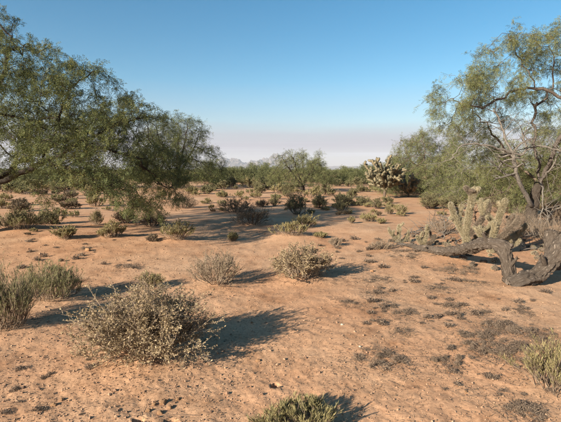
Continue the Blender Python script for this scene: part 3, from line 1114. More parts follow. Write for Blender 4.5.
def shrub(px, py, w, h, kind, label, seed, group=None, mats=None, **kw):
    g = GG(px, py)
    W, H = px_size(px, py, w, h)
    if kind == 'mat':
        H *= .42
    k_ = 1 + W * .3 / g.y      # the pixel is the near edge of the foot: step back along its line of sight
    g.x *= k_; g.y *= k_
    g.z = gz(g.x, g.y)
    if kind != 'mat':
        H = max(.45 * H, P(px, py - h, g.y).z - g.z)
    o = dict(SH[kind]); o.update(kw)
    if kind == 'mat':
        r_ = np.random.default_rng(seed)
        nc = 5 if w < 25 else 13
        gs, gl = [], []
        for c in range(nc):
            k = r_.uniform(.14, .42)
            o2 = dict(o)
            for key in ('stems', 'br', 'tw', 'leaves'):
                o2[key] = max(8, int(o[key] * 1.3 / nc))
            a, b_ = shrub_geo(W * k, H * r_.uniform(.5, 1.1), seed * 10 + c, **o2)
            off = np.array([np.clip(r_.normal() * .3, -.6, .6) * W, np.clip(r_.normal() * .24, -.5, .5) * W, 0])
            gs.append((a[0] + off, a[1])); gl.append((b_[0] + off, b_[1]))
        st, lv = cat(gs), cat(gl)
    else:
        st, lv = shrub_geo(W, H, seed, **o)
    m1, m2 = mats or SHM[kind]
    root = thing(SHN[kind], label, 'dried plant' if kind == 'mat' else 'shrub', tuple(g), 0, group)
    link('stems', mesh_np('stems', [(st[0], st[1], 0)], [M[m1]], smooth=(0,)), root)
    link('foliage', mesh_np('foliage', [(lv[0], lv[1], 0)], [M[m2]]), root)
    return root


# near the viewer
shrub(148, 372, 128, 84, 'dry', 'large dry shrub with pale curled leaves, nearest in the left foreground', 1, stems=90, br=800, tw=4200, leaves=26000, ll=.0155, lw=.0092, dome=.97, spread=.9)
shrub(52, 305, 58, 41, 'broom', 'domed green broom shrub left of the large dry shrub, casting a long shadow', 2)
shrub(6, 336, 62, 70, 'broom', 'tall wispy green broom shrub cut by the left edge of the photo', 3, leaves=10000)
shrub(151, 289, 24, 17, 'yellow', 'small green tuft just behind the large dry shrub', 4, ll=.024, lw=.005, r0=.003)
shrub(217, 288, 50, 37, 'drythin', 'thin grey twiggy shrub left of the burrow shrub in the centre', 5)
shrub(301, 283, 60, 38, 'dry', 'rounded dry leafy shrub in the centre with a burrow at its foot', 6, leaves=9000, tw=2000)
shrub(298, 448, 88, 41, 'broom', 'low green broom shrub cut by the bottom edge of the photo', 7, mats=('twig', 'yellow'), leaves=7000, stems=80, br=480, tw=1800)
shrub(560, 404, 78, 62, 'broom', 'sparse yellow-green broom shrub at the lower right edge', 8, mats=('twig', 'yellow'), stems=50, br=300, tw=1000, leaves=4500)
# middle distance
shrub(176, 243, 35, 22, 'yellow', 'yellow-green bush on a small mound right of the drooping branches', 9)
shrub(152, 243, 12, 9, 'brown', 'small brown twiggy plant at the left foot of the mound bush', 10, tw=400, leaves=600)
shrub(112, 239, 20, 18, 'yellow', 'upright yellow-green tuft under the drooping branches', 11)
shrub(65, 241, 18, 15, 'yellow', 'small yellow-green tuft below the left mesquite, beside the eroded bank', 12)
shrub(21, 233, 40, 23, 'broom', 'broad grey-green bush under the left mesquite near the left edge', 13, leaves=6000, ll=.04, lw=.009)
shrub(50, 225, 26, 18, 'olive', 'dark leafy bush touching the right side of the broad grey-green bush', 14)
shrub(97, 225, 13, 15, 'yellow', 'narrow tan tuft in front of a shaded bush under the left mesquite', 15, tw=600, leaves=1800)
shrub(152, 227, 34, 18, 'brown', 'dark brown twiggy bush under the tip of the drooping branches', 16)
shrub(126, 224, 22, 14, 'brown', 'brown twiggy bush between the tufts under the drooping branches', 17)
shrub(233, 241, 10, 9, 'yellow', 'tiny lone green tuft on open sand left of the twin yellow bushes', 18, tw=500, leaves=1500)
shrub(253, 227, 38, 22, 'brown', 'reddish-brown twiggy shrub at the near edge of the big shadow', 19, leaves=2200)
shrub(235, 213, 36, 15, 'brown', 'wide dark shrub lying in the big shadow behind the reddish-brown shrub', 20, leaves=4200)
shrub(184, 209, 28, 17, 'brown', 'round brown shrub by the left side of the big shadow', 21)
shrub(297, 215, 22, 21, 'olive', 'tall dark olive bush at the right end of the big shadow', 22)
shrub(319, 208, 15, 14, 'olive', 'rounded dark olive bush right of the tall dark one', 23)
shrub(343, 206, 20, 13, 'olive', 'upper of the two touching olive bushes left of the tree-shaped cholla', 24)
shrub(341, 213, 15, 12, 'yellow', 'lower of the two touching olive bushes left of the tree-shaped cholla', 25)
shrub(305, 229, 28, 15, 'yellow', 'farther of the twin yellow-green bushes in the centre', 26)
shrub(290, 241, 38, 19, 'yellow', 'nearer and larger of the twin yellow-green bushes in the centre', 27)
shrub(319, 240, 12, 8, 'yellow', 'little tuft touching the right side of the nearer twin bush', 28, tw=500, leaves=1500)
shrub(335, 247, 13, 10, 'drythin', 'small bare grey plant on sand right of the twin yellow bushes', 29, tw=500, leaves=500)
shrub(369, 222, 15, 9, 'yellow', 'low olive tuft in front of the tree-shaped cholla', 30, tw=600, leaves=2000)
shrub(381, 224, 9, 6, 'yellow', 'tiny tuft at the right of the low olive tuft before the cholla', 31, tw=400, leaves=1200)
shrub(351, 224, 7, 8, 'yellow', 'tiny pale tuft on sand left of the low olive tuft', 32, tw=300, leaves=900)
shrub(389, 214, 9, 9, 'yellow', 'left one of the pair of tufts at the foot of the cholla', 33, tw=500, leaves=1600)
shrub(401, 214, 12, 10, 'yellow', 'right one of the pair of tufts at the foot of the cholla', 34, tw=500, leaves=1600)
shrub(377, 209, 10, 11, 'olive', 'narrow olive plant directly in front of the cholla trunk', 35, tw=500, leaves=1600)
shrub(364, 205, 14, 9, 'olive', 'flat olive bush left of the cholla trunk', 36, tw=500, leaves=1600)
shrub(430, 209, 20, 15, 'olive', 'bright green leafy bush at the foot of the pale rounded tree', 37)
shrub(452, 210, 22, 14, 'olive', 'green bush behind the dead twigs and fuzzy cholla', 38)
shrub(275, 206, 11, 10, 'olive', 'dark little bush in the big shadow, left of the tall dark olive bush', 39, tw=500, leaves=1500)
shrub(263, 207, 14, 8, 'brown', 'dark low tuft in the big shadow beside the dark little bush', 40, tw=500, leaves=1500)

# dry brush tangled between the log and the right-hand tree
shrub(483, 243, 44, 26, 'drythin', 'bare grey brush between the two fuzzy chollas', 301, tw=1100, leaves=1500)
shrub(517, 238, 46, 30, 'drythin', 'bare grey brush at the left foot of the dark tree trunk', 302, tw=1100, leaves=1500)
shrub(549, 246, 40, 30, 'drythin', 'bare grey brush at the right edge behind the leaning trunk', 303, tw=1000, leaves=1200)
shrub(443, 235, 34, 18, 'drythin', 'low bare grey brush left of the columnar cholla', 304, tw=900, leaves=900)
shrub(506, 214, 40, 22, 'olive', 'green brush behind the wide fuzzy cholla', 305)
shrub(555, 226, 34, 26, 'brown', 'brown brush in the shade right of the dark tree trunk', 306)
shrub(380, 250, 26, 10, 'drythin', 'low sparse grey plant left of the fallen limb tip', 307, tw=700, leaves=500)

# dried grey mats of dead plants
MATS = [(376, 368, 46, 14, 'round flat grey dried mat alone on open sand at lower centre right'),
        (480, 348, 40, 12, 'long grey dried mat at the left of the dried patch, lower right'),
        (505, 333, 30, 14, 'dark grey dried clump at the upper end of the dried patch'),
        (517, 357, 34, 14, 'dried brown mat in the middle of the dried patch by the right edge shrub'),
        (492, 360, 36, 12, 'tan dried mat at the lower end of the dried patch'),
        (446, 366, 22, 14, 'small grey dried clump left of the dried patch'),
        (523, 416, 40, 12, 'dark dried mat at the bottom right corner'),
        (492, 330, 20, 12, 'small dried clump on the upper left of the dried patch'),
        (538, 335, 18, 8, 'small dried clump above the right edge shrub'),
        (540, 342, 14, 8, 'dark round dried clump just above the right edge shrub'),
        (402, 318, 28, 6, 'thin dried litter patch in the centre right'),
        (377, 293, 18, 6, 'low tan dried cushion between the centre shrub and the log'),
        (352, 305, 20, 6, 'sparse dried tuft right of the centre shrub shadow'),
        (370, 280, 30, 7, 'sparse dried patch beside the tip of the centre shrub shadow'),
        (400, 256, 56, 8, 'long dried grey strip in front of the fallen limb tip'),
        (412, 259, 16, 6, 'small dried clump below the long dried strip'),
        (455, 272, 44, 8, 'dried brown strip in front of the fallen limb'),
        (480, 285, 22, 7, 'small dried clump left of the fallen trunk foot'),
        (452, 307, 16, 9, 'tiny dark dried clump on open sand below the log'),
        (482, 315, 22, 8, 'dried flat clump between the log and the dried patch'),
        (522, 313, 12, 7, 'small brown dried clump under the leaning trunk'),
        (440, 290, 26, 5, 'faint dried litter below the fallen limb'),
        (130, 268, 26, 5, 'faint dried grass litter above the small green tuft'),
        (85, 250, 12, 5, 'little dark dried clump below the eroded bank on the left'),
        (402, 335, 14, 5, 'tiny dried tuft on the open sand right of centre')]
for i, (px, py, w, h, lb) in enumerate(MATS):
    big = w * h > 300
    shrub(px, py, w, h, 'mat', lb, 100 + i, **(dict(stems=90, br=360, tw=1000, leaves=2200) if big else {}))


# small dried crumbs strewn over the right half, and a few on the left
CR = []
for i in range(3):
    o_ = dict(SH['mat']); o_.update(stems=22, br=50, tw=70, leaves=170, r0=.028, ll=.22, lw=.075)
    st, lv = shrub_geo(1.0, .30, 600 + i, **o_)
    CR.append(mesh_np('dried_plant_crumb', [(st[0], st[1], 0), (lv[0], lv[1], 1)], [M['twig_dark'], M['mat_grey']], smooth=(0,)))
rng = np.random.default_rng(44)
n = 0
ZN = [(360, 460, 262, 330, 'open sand between the centre shrub and the log', 34), (430, 555, 292, 345, 'sand between the fallen log and the dried patch', 30),
      (440, 555, 345, 400, 'sand around the dried patch at the lower right', 34), (315, 420, 240, 262, 'sand left of the fallen limb tip', 14),
      (20, 160, 240, 270, 'pale sand in front of the left mesquite', 16), (0, 110, 345, 415, 'gravelly sand at the lower left', 10)]
for x0, x1, y0, y1, where, cnt in ZN:
    for _ in range(int(cnt * 1.3)):
        px, py = rng.uniform(x0, x1), rng.uniform(y0, y1)
        g = GG(px, py); W = rng.uniform(3, 12) * g.y / F
        o_ = link('dried_plant_crumb', CR[int(rng.integers(3))], None, (g.x, g.y, ground_h(g.x, g.y)), rng.uniform(0, 6.28), (W, W * rng.uniform(.6, 1.2), W * rng.uniform(.8, 1.7)))
        tag(o_, 'small dried plant crumb on the ' + where, 'dried plant', 'dried crumbs on the sand')


# ---- shrub kinds copied across the middle and far distance
def merged_shrub(kind, W, H, seed, **kw):
    o = dict(SH[kind]); o.update(kw)
    st, lv = shrub_geo(W, H, seed, **o)
    m1, m2 = SHM[kind]
    return mesh_np(SHN[kind], [(st[0], st[1], 0), (lv[0], lv[1], 1)], [M[m1], M[m2]], smooth=(0,))


FARKW = dict(stems=30, br=120, tw=320, leaves=2200, ll=.075, lw=.032, K=3, r0=.009)
protos = [merged_shrub('yellow', 1.0, .55, 201, **FARKW), merged_shrub('yellow', 1.0, .6, 202, **FARKW),
          merged_shrub('olive', 1.0, .65, 203, **FARKW), merged_shrub('olive', 1.0, .6, 204, **FARKW),
          merged_shrub('brown', 1.0, .55, 205, **FARKW), merged_shrub('broom', 1.0, .6, 206, **FARKW)]
PN = ['broom_shrub', 'broom_shrub', 'shrub', 'shrub', 'dry_shrub', 'broom_shrub']


def put(pi, px, py, w, label, group, rng, squash=1.0):
    g = GG(px, py)
    W = w * g.y / F
    o = link(PN[pi], protos[pi], None, tuple(g), rng.uniform(0, 6.28), (W, W, W * squash))
    tag(o, label, 'shrub', group)


rng = np.random.default_rng(5)
# tufts the photo shows one by one on the pale flat behind the big shadow
for (px, py, w, pi, lb) in [
        (208, 203, 8, 1, 'small pale tuft between the round brown shrub and the big shadow'),
        (222, 197, 12, 0, 'leftmost pale tuft of the row behind the big shadow'),
        (239, 197, 13, 1, 'second pale tuft from the left in the row behind the big shadow'),
        (256, 198, 12, 0, 'third pale tuft from the left in the row behind the big shadow'),
        (276, 199, 10, 5, 'fourth pale tuft from the left in the row behind the big shadow'),
        (246, 200, 7, 0, 'tiny pale tuft just behind the wide dark shrub'),
        (196, 196, 9, 1, 'pale tuft at the foot of the dense rounded mesquite'),
        (286, 196, 12, 2, 'grey-green bush left of the lone mesquite stem'),
        (312, 197, 16, 1, 'yellow-green bush at the foot of the lone mesquite'),
        (328, 195, 14, 2, 'green bush right of the lone mesquite stem'),
        (352, 197, 14, 2, 'green bush left of the tree-shaped cholla, behind the olive pair'),
        (165, 200, 14, 1, 'pale bush beneath the dense rounded mesquite'),
        (212, 191, 10, 3, 'dark green bush at the right foot of the dense rounded mesquite')]:
    put(pi, px, py, w, lb, 'tufts and bushes on the flat', rng, rng.uniform(.85, 1.2))
for (x0, x1, y0, y1, where, cnt) in ((170, 300, 196, 212, 'in and around the big shadow', 16), (300, 350, 198, 216, 'around the dark olive bushes', 14), (340, 440, 199, 216, 'around the foot of the tree-shaped cholla', 22),
                                     (0, 130, 210, 236, 'under the left mesquite', 20), (440, 545, 200, 222, 'below the trees on the right', 16)):
    for _ in range(cnt):
        ki = int(rng.choice([0, 1, 5, 4, 2]))
        put(ki, rng.uniform(x0, x1), rng.uniform(y0, y1), rng.uniform(4, 11), 'small ' + ['yellow-green', 'yellow-green', 'dark olive', 'dark olive', 'brown twiggy', 'grey-green'][ki] + ' tuft ' + where, 'small tufts of the middle ground', rng, rng.uniform(.7, 1.2))
# look-alike scrub farther off and in the gaps under the left mesquite
LOOK = ['yellow-green', 'yellow-green', 'dark olive', 'dark olive', 'brown twiggy', 'grey-green']
n = 0
while n < 46:
    px = rng.uniform(-10, 135); py = 186 + 26 * rng.random() ** 1.4
    ki = int(rng.choice([0, 1, 2, 3, 4, 4, 5]))
    put(ki, px, py, rng.uniform(9, 20), LOOK[ki] + ' bush seen through the gap under the left mesquite, ' + ('towards the left edge' if px < 60 else 'towards the drooping branches'), 'bushes beyond the left mesquite', rng, rng.uniform(.8, 1.2))
    n += 1
n = 0
while n < 100:
    px = rng.uniform(190, 560); py = 181 + 13.5 * rng.random() ** 1.2
    if 215 < px < 280 and py > 191 and rng.random() < .7:
        continue
    ki = int(rng.choice([0, 1, 2, 2, 3, 3, 5]))
    zone = 'left of the lone thin-crowned mesquite' if px < 300 else ('between the lone mesquite and the cholla' if px < 370 else 'among the trees on the right')
    put(ki, px, py, rng.uniform(6, 15), 'low ' + LOOK[ki] + ' bush on the far flat ' + zone, 'bushes on the far flat', rng, rng.uniform(.8, 1.3))
    n += 1


# ---- tree line
def proto_tree(seed, h, w, leafmat, nA=230, stems=4):
    root = back_tree('mesquite_tree', 'x', (0, 0, 0), h, w, seed, nA=nA, low=.12, ll=.16, lw=.06, sl=.36, n=6, per=4, spr=5, leafmat=leafmat,
                     trunkmat='bark_dark', gap=-.3, rtrunk=.11, stems=stems, step=.34, tl=(.3, .7))
    return root


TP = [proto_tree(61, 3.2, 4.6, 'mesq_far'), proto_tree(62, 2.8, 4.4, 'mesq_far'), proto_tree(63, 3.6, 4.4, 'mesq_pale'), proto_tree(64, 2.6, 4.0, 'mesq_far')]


def copy_tree(src, loc, rz, s, label, group):
    r = src.copy(); COL.objects.link(r)
    r.location = loc; r.rotation_euler = (0, 0, rz); r.scale = s
    tag(r, label, 'tree', group)
    for ch in src.children:
        c = ch.copy(); COL.objects.link(c); c.parent = r
    return r


def place_tree(k, px, py, hpx, label, group, rng):
    g = GG(px, py)
    H = hpx * g.y / F
    s = H / (3.2, 2.8, 3.6, 2.6)[k]
    copy_tree(TP[k], tuple(g), rng.uniform(0, 6.28), (s * rng.uniform(.95, 1.35), s * rng.uniform(.95, 1.35), s), label, group)


rng = np.random.default_rng(8)
for (k, px, py, h, lb) in [(0, 268, 183.5, 19, 'green mesquite left of the lone thin-crowned mesquite'),
                           (1, 247, 182.5, 17.5, 'second green mesquite left of the lone thin-crowned one'),
                           (3, 228, 182.5, 16, 'low green mesquite right beside the dense rounded one'),
                           (2, 345, 183, 18, 'pale green mesquite right of the lone thin-crowned one'),
                           (1, 362, 183.5, 17, 'green mesquite directly behind the tree-shaped cholla'),
                           (0, 100, 188, 26, 'green mesquite seen under the left tree, beyond its drooping branches'),
                           (3, 40, 187, 22, 'green mesquite seen under the left tree near the left edge'),
                           (2, 396, 190, 34, 'pale tree behind the right side of the cholla')]:
    place_tree(k, px, py, h, lb, 'mesquites of the middle distance', rng)
for i in range(64):
    px = -10 + 580 * (i + rng.random()) / 64
    py = rng.uniform(174.5, 183.5)
    if 190 < px < 310:
        py = min(py, 181)
    place_tree(int(rng.integers(0, 4)), px, py, (py - HORIZON) * rng.uniform(.95, 1.38), 'distant green mesquite in the tree line ' + ('behind the left mesquite' if px < 190 else 'left of the lone mesquite' if px < 300 else 'between lone mesquite and cholla' if px < 370 else 'behind the trees on the right'), 'far tree line', rng)
for r in TP:                      # the models themselves join the line
    i = TP.index(r)
    g = GG(205 + i * 55, 180 + i % 2 * 1.5)
    r.location = tuple(g)
    tag(r, 'distant green mesquite in the tree line ' + ('left of the lone mesquite' if 205 + i * 55 < 300 else 'between lone mesquite and cholla'), 'tree', 'far tree line')


def far_scrub():
    rng = np.random.default_rng(99)
    V, n = [], 0
    cs = []
    for _ in range(1150):
        d = 170 * (9 ** rng.random())
        x = rng.uniform(-.78, .78) * d
        cs.append((x, d, rng.uniform(1.2, 3.3), rng.uniform(1.5, 4)))
    P0, Dv, Ls, Ws = [], [], [], []
    for (x, y, h, w) in cs:
        m = 46
        q = rng.normal(size=(m, 3)) * np.array([w * .38, w * .38, h * .26]) + np.array([x, y, h * .45])
        q[:, 2] = np.clip(q[:, 2] , .05, h * 1.1) + gz(x, y)
        P0.append(q)
    p = np.concatenate(P0)
    v, f = kites(p, rand_dir(len(p), rng), .75, .42, rng)
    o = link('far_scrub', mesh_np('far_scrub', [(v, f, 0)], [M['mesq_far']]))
    o['kind'] = 'stuff'; o['label'] = 'far-off desert scrub that merges into one green band'; o['category'] = 'scrub'


far_scrub()


# ------------------------------------------------------------------ cholla cacti
def arm_geo(pts, rr, spines, slen, rng, K=10, sw=.0016, joints=None, cap0=False):
    """one knobbly arm: bumpy tube, closed round tip, coat of spines"""
    pts = resample(smooth_poly(pts, 2), max(.018, np.mean(rr) * .4))
    n = len(pts)
    t = np.linspace(0, 1, n)
    r = np.interp(t, np.linspace(0, 1, len(rr)), rr)
    if joints:
        r = r * (.80 + .25 * np.abs(np.sin(np.pi * joints * t)) ** .6)
    e = np.clip((1 - t) * n / 4, 0, 1)
    r = r * np.sqrt(1 - (1 - e) ** 2 * .97)
    if cap0:
        e0 = np.clip(t * n / 3, 0, 1)
        r = r * np.sqrt(1 - (1 - e0) ** 2 * .99)
    V, f = tube(pts, r, K)
    V = V.reshape(n, K, 3)
    c = np.array(pts)[:, None]
    bump = 1 + rng.uniform(-.2, .2, (n, K))
    V = c + (V - c) * bump[..., None]
    i = rng.integers(0, n, spines); k = rng.integers(0, K, spines)
    fr = rng.random((spines, 1)); fr2 = rng.random((spines, 1))
    i2 = np.minimum(i + 1, n - 1)
    p = (V[i, k] * fr + V[i, (k + 1) % K] * (1 - fr)) * fr2 + V[i2, k] * (1 - fr2)
    d = nrm(nrm(p - c[i, 0]) + rand_dir(spines, rng) * .65)
    s = nrm(np.cross(d, rand_dir(spines, rng))) * sw
    L = slen * rng.uniform(.5, 1.2, (spines, 1))
    sv = np.stack([p + s, p - s, p + d * L], 1).reshape(-1, 3)
    return (V.reshape(-1, 3), f), (sv, np.arange(spines * 3).reshape(-1, 3))


def cholla(name, label, base, arms, rng, trunk=None, spinemat='spine', group=None):
    b = np.array(base)
    root = thing(name, label, 'cactus', tuple(b), 0, group)
    if trunk:
        V, f = trunk
        link('trunk', mesh_np('trunk', [(V - b, f, 0)], [M['bark_brown']], smooth=(0,)), root)
    for k, (bd, sp) in enumerate(arms):
        dead = k % 3 == 2 and not trunk
        o = link('arm', mesh_np('arm', [(bd[0] - b, bd[1], 0), (sp[0] - b, sp[1], 1)],
                                [M['bark_brown'] if dead else M['cholla'], M['spine_dead'] if dead else M[spinemat]], smooth=(0,)), root)
        if dead:
            o['label'] = 'brownish dead arm'
    return root


def near_chollas():
    rng = np.random.default_rng(71)
    def A(rpx, D0, *pts, sp=1500, j=None, sl=.03):
        w = [np.array(P(x, y, D0 + dd)) for x, y, dd in pts]
        r = [q * .66 * D0 / F for q in rpx]
        L = sum(np.linalg.norm(b - a) for a, b in zip(w[:-1], w[1:]))
        main = arm_geo(w, r, int(sp * 4.5 * max(.3, L)), sl * 1.2, rng, K=12, joints=max(2, int(L / .16)), sw=.0022)
        bods, sps = [main[0]], [main[1]]
        for q in range(int(1 + L * 4)):          # stubby young joints
            t = rng.uniform(.3, .95)
            k = int(t * (len(w) - 1)); p = w[k] + (w[k + 1] - w[k]) * (t * (len(w) - 1) - k)
            d = nrm(rand_dir(1, rng)[0] + np.array([0, 0, .6]))
            l = rng.uniform(.07, .19)
            x, y = arm_geo([p, p + d * l * .5, p + d * l + [0, 0, .03]], [r[-1] * .75, r[-1] * .85, r[-1] * .7], int(3200 * l), sl * 1.1, rng, K=10, joints=1, sw=.0022)
            bods.append(x); sps.append(y)
        return cat(bods), cat(sps)
    # columnar one, left
    D0 = 8.2
    b = GG(467, 253)
    arms = [A((4.6, 4.2, 3.6, 3.8, 3.4), D0, (467, 255, 0), (466, 232, 0), (469, 213, 0), (472, 200, 0), (472, 189, 0), sp=3200),
            A((2.8, 3.0, 2.4), D0, (472, 198, 0), (475, 193, 0), (479, 188, .05)),
            A((2.6, 2.8, 2.2), D0, (471, 194, 0), (468, 190, 0), (465, 187, -.05)),
            A((3.2, 3.2, 2.8), D0, (467, 240, 0), (460, 228, .1), (454, 215, .1), (450, 203, .1), sp=2600),
            A((2.2, 2.2, 1.8), D0, (456, 220, .1), (460, 212, .2), (461, 205, .2)),
            A((3.0, 3.0, 2.6), D0, (468, 235, 0), (477, 226, -.1), (484, 216, -.1), (490, 204, -.1), sp=2600),
            A((2.4, 2.4, 2.0), D0, (484, 216, -.1), (480, 208, -.1), (481, 199, 0)),
            A((3.0, 2.8, 2.4), D0, (466, 246, 0), (478, 240, .25), (488, 230, .35), (492, 222, .4), sp=2600)]
    cholla('cholla_cactus', 'pale fuzzy columnar cholla with forked top behind the fallen limb', b, arms, rng)
    D0 = 8.0
    b = GG(492, 254)
    arms = [A((4.0, 3.8, 3.4, 3.0), D0, (490, 254, 0), (492, 238, 0), (498, 220, 0), (503, 206, 0), (506, 199, 0), sp=3000),
            A((3.0, 2.8, 2.4), D0, (496, 226, 0), (489, 218, .1), (484, 209, .1), (486, 202, .1)),
            A((3.0, 3.0, 2.6), D0, (492, 240, 0), (503, 236, -.05), (512, 228, -.05), (519, 219, 0), sp=2800),
            A((2.8, 2.8, 2.4), D0, (503, 236, 0), (512, 238, .2), (521, 232, .3), (526, 224, .3), sp=2800),
            A((2.6, 2.6, 2.2), D0, (492, 245, 0), (486, 240, -.1), (480, 236, -.15), (478, 228, -.15)),
            A((2.8, 2.8, 2.2), D0, (510, 231, 0), (509, 222, .1), (514, 214, .15)),
            A((2.6, 2.4, 2.2), D0, (494, 250, 0), (505, 248, .1), (516, 244, .2), (520, 240, .2))]
    cholla('cholla_cactus', 'wide fuzzy cholla with a slanting tall arm, left of the dark tree trunk', b, arms, rng)
    D0 = 9.4
    b = GG(396, 243)
    arms = [A((2.2, 2.2, 1.8), D0, (398, 245, 0), (399, 236, 0), (399, 225, 0)),
            A((2.0, 2.0, 1.6), D0, (398, 240, 0), (393, 236, 0), (389, 230, 0)),
            A((1.8, 1.8, 1.5), D0, (399, 243, 0), (393, 243, .1), (389, 240, .1)),
            A((2.0, 2.0, 1.6), D0, (399, 243, 0), (405, 240, .1), (409, 234, .1))]
    cholla('cholla_cactus', 'small branching cholla sprig at the left tip of the fallen limb', b, arms, rng)
    D0 = 8.9
    b = GG(425, 248)
    arms = [A((2.6, 2.6, 2.2), D0, (424, 249, 0), (425, 238, 0), (428, 227, 0)),
            A((2.0, 2.0, 1.6), D0, (424, 245, 0), (419, 241, 0), (417, 236, 0)),
            A((2.2, 2.2, 1.8), D0, (425, 246, 0), (432, 242, 0), (435, 235, .1))]
    cholla('cholla_cactus', 'small upright cholla behind the middle of the fallen limb', b, arms, rng)


near_chollas()


def fallen_joints():
    rng = np.random.default_rng(404)
    protos = []
    for k in range(3):
        bd, sp = arm_geo([(-.07, 0, .03), (0, .01 * k, .035), (.07, .02, .03)], [.022, .03, .024], 420, .026, rng, K=9, sw=.002, joints=1, cap0=True)
        protos.append(mesh_np('fallen_cholla_joint', [(bd[0], bd[1], 0), (sp[0], sp[1], 1)], [M['bark_brown'], M['spine_dead' if k else 'spine']], smooth=(0,)))
    for (x0, x1, y0, y1, where, cnt) in ((440, 505, 252, 262, 'beside the fallen limb', 9), (515, 560, 236, 262, 'in the shade right of the chollas', 12),
                                         (405, 455, 236, 250, 'around the two small chollas', 12), (470, 500, 262, 272, 'in front of the fallen limb', 5)):
        for _ in range(cnt):
            g = GG(rng.uniform(x0, x1), rng.uniform(y0, y1))
            sc = rng.uniform(.7, 1.4)
            o = link('fallen_cholla_joint', protos[int(rng.integers(3))], None, (g.x, g.y, ground_h(g.x, g.y)), rng.uniform(0, 6.28), (sc, sc, sc))
            tag(o, 'small spiny cholla joint dropped on the ground ' + where, 'cactus joint', 'fallen cholla joints')


fallen_joints()


def tree_cholla(base, h, w, label, seed, narm, tr=.09):
    rng = np.random.default_rng(seed)
    b = np.array(base)
    arms = []
    top = b + [.06, 0, h * .26]
    ctr = b + [0, 0, h * .57]
    tk = tube(np.array(smooth_poly([b - [0, 0, .05], b + [.03, 0, h * .12], top], 2)), np.linspace(tr, tr * .8, len(smooth_poly([0, 0, 0], 2))), 9)
    for i in range(narm):
        # tips spread evenly over a rounded head
        zz = 1 - 1.62 * (i + .5) / narm
        a = i * 2.39996 + rng.random() * .4
        cz = math.sqrt(max(0, 1 - zz * zz))
        tip = ctr + np.array([math.cos(a) * cz, math.sin(a) * cz, zz]) * np.array([w * .5, w * .5, h * .42]) * rng.uniform(.6, 1.0)
        mid = top * .5 + tip * .5 + np.array([0, 0, h * .05]) + rng.normal(size=3) * .1
        s0 = top + rng.normal(size=3) * np.array([.06, .06, .08]) - [0, 0, .05]
        gb, gsp = arm_geo([s0, mid, tip], [.05, .06, .068, .06], 600, .04, rng, K=7, sw=.007, joints=5)
        bods, sps = [gb], [gsp]
        for q in range(8):       # stubby side joints
            t = rng.uniform(.3, 1.0)
            p = s0 * (1 - t) ** 2 + 2 * mid * t * (1 - t) + tip * t * t
            d = nrm(rand_dir(1, rng)[0] + (tip - s0) * .25 + np.array([0, 0, .35]))
            L = rng.uniform(.14, .28)
            x, y = arm_geo([p, p + d * L * .5, p + d * L + [0, 0, .03]], [.05, .066, .055], 160, .04, rng, K=7, sw=.007, joints=1)
            bods.append(x); sps.append(y)
        arms.append((cat(bods), cat(sps)))
    cholla('cholla_cactus', label, b, arms, rng, tk, 'spine_far')


g = GG(384, 198.5); tree_cholla((g.x, g.y, g.z), 2.45, 2.9, 'tree-shaped cholla with a round head of pale stubby joints', 81, 36)
g = GG(408, 197); tree_cholla((g.x, g.y, g.z), 1.5, 1.7, 'lower darker cholla right behind the tree-shaped cholla', 83, 11, .06)


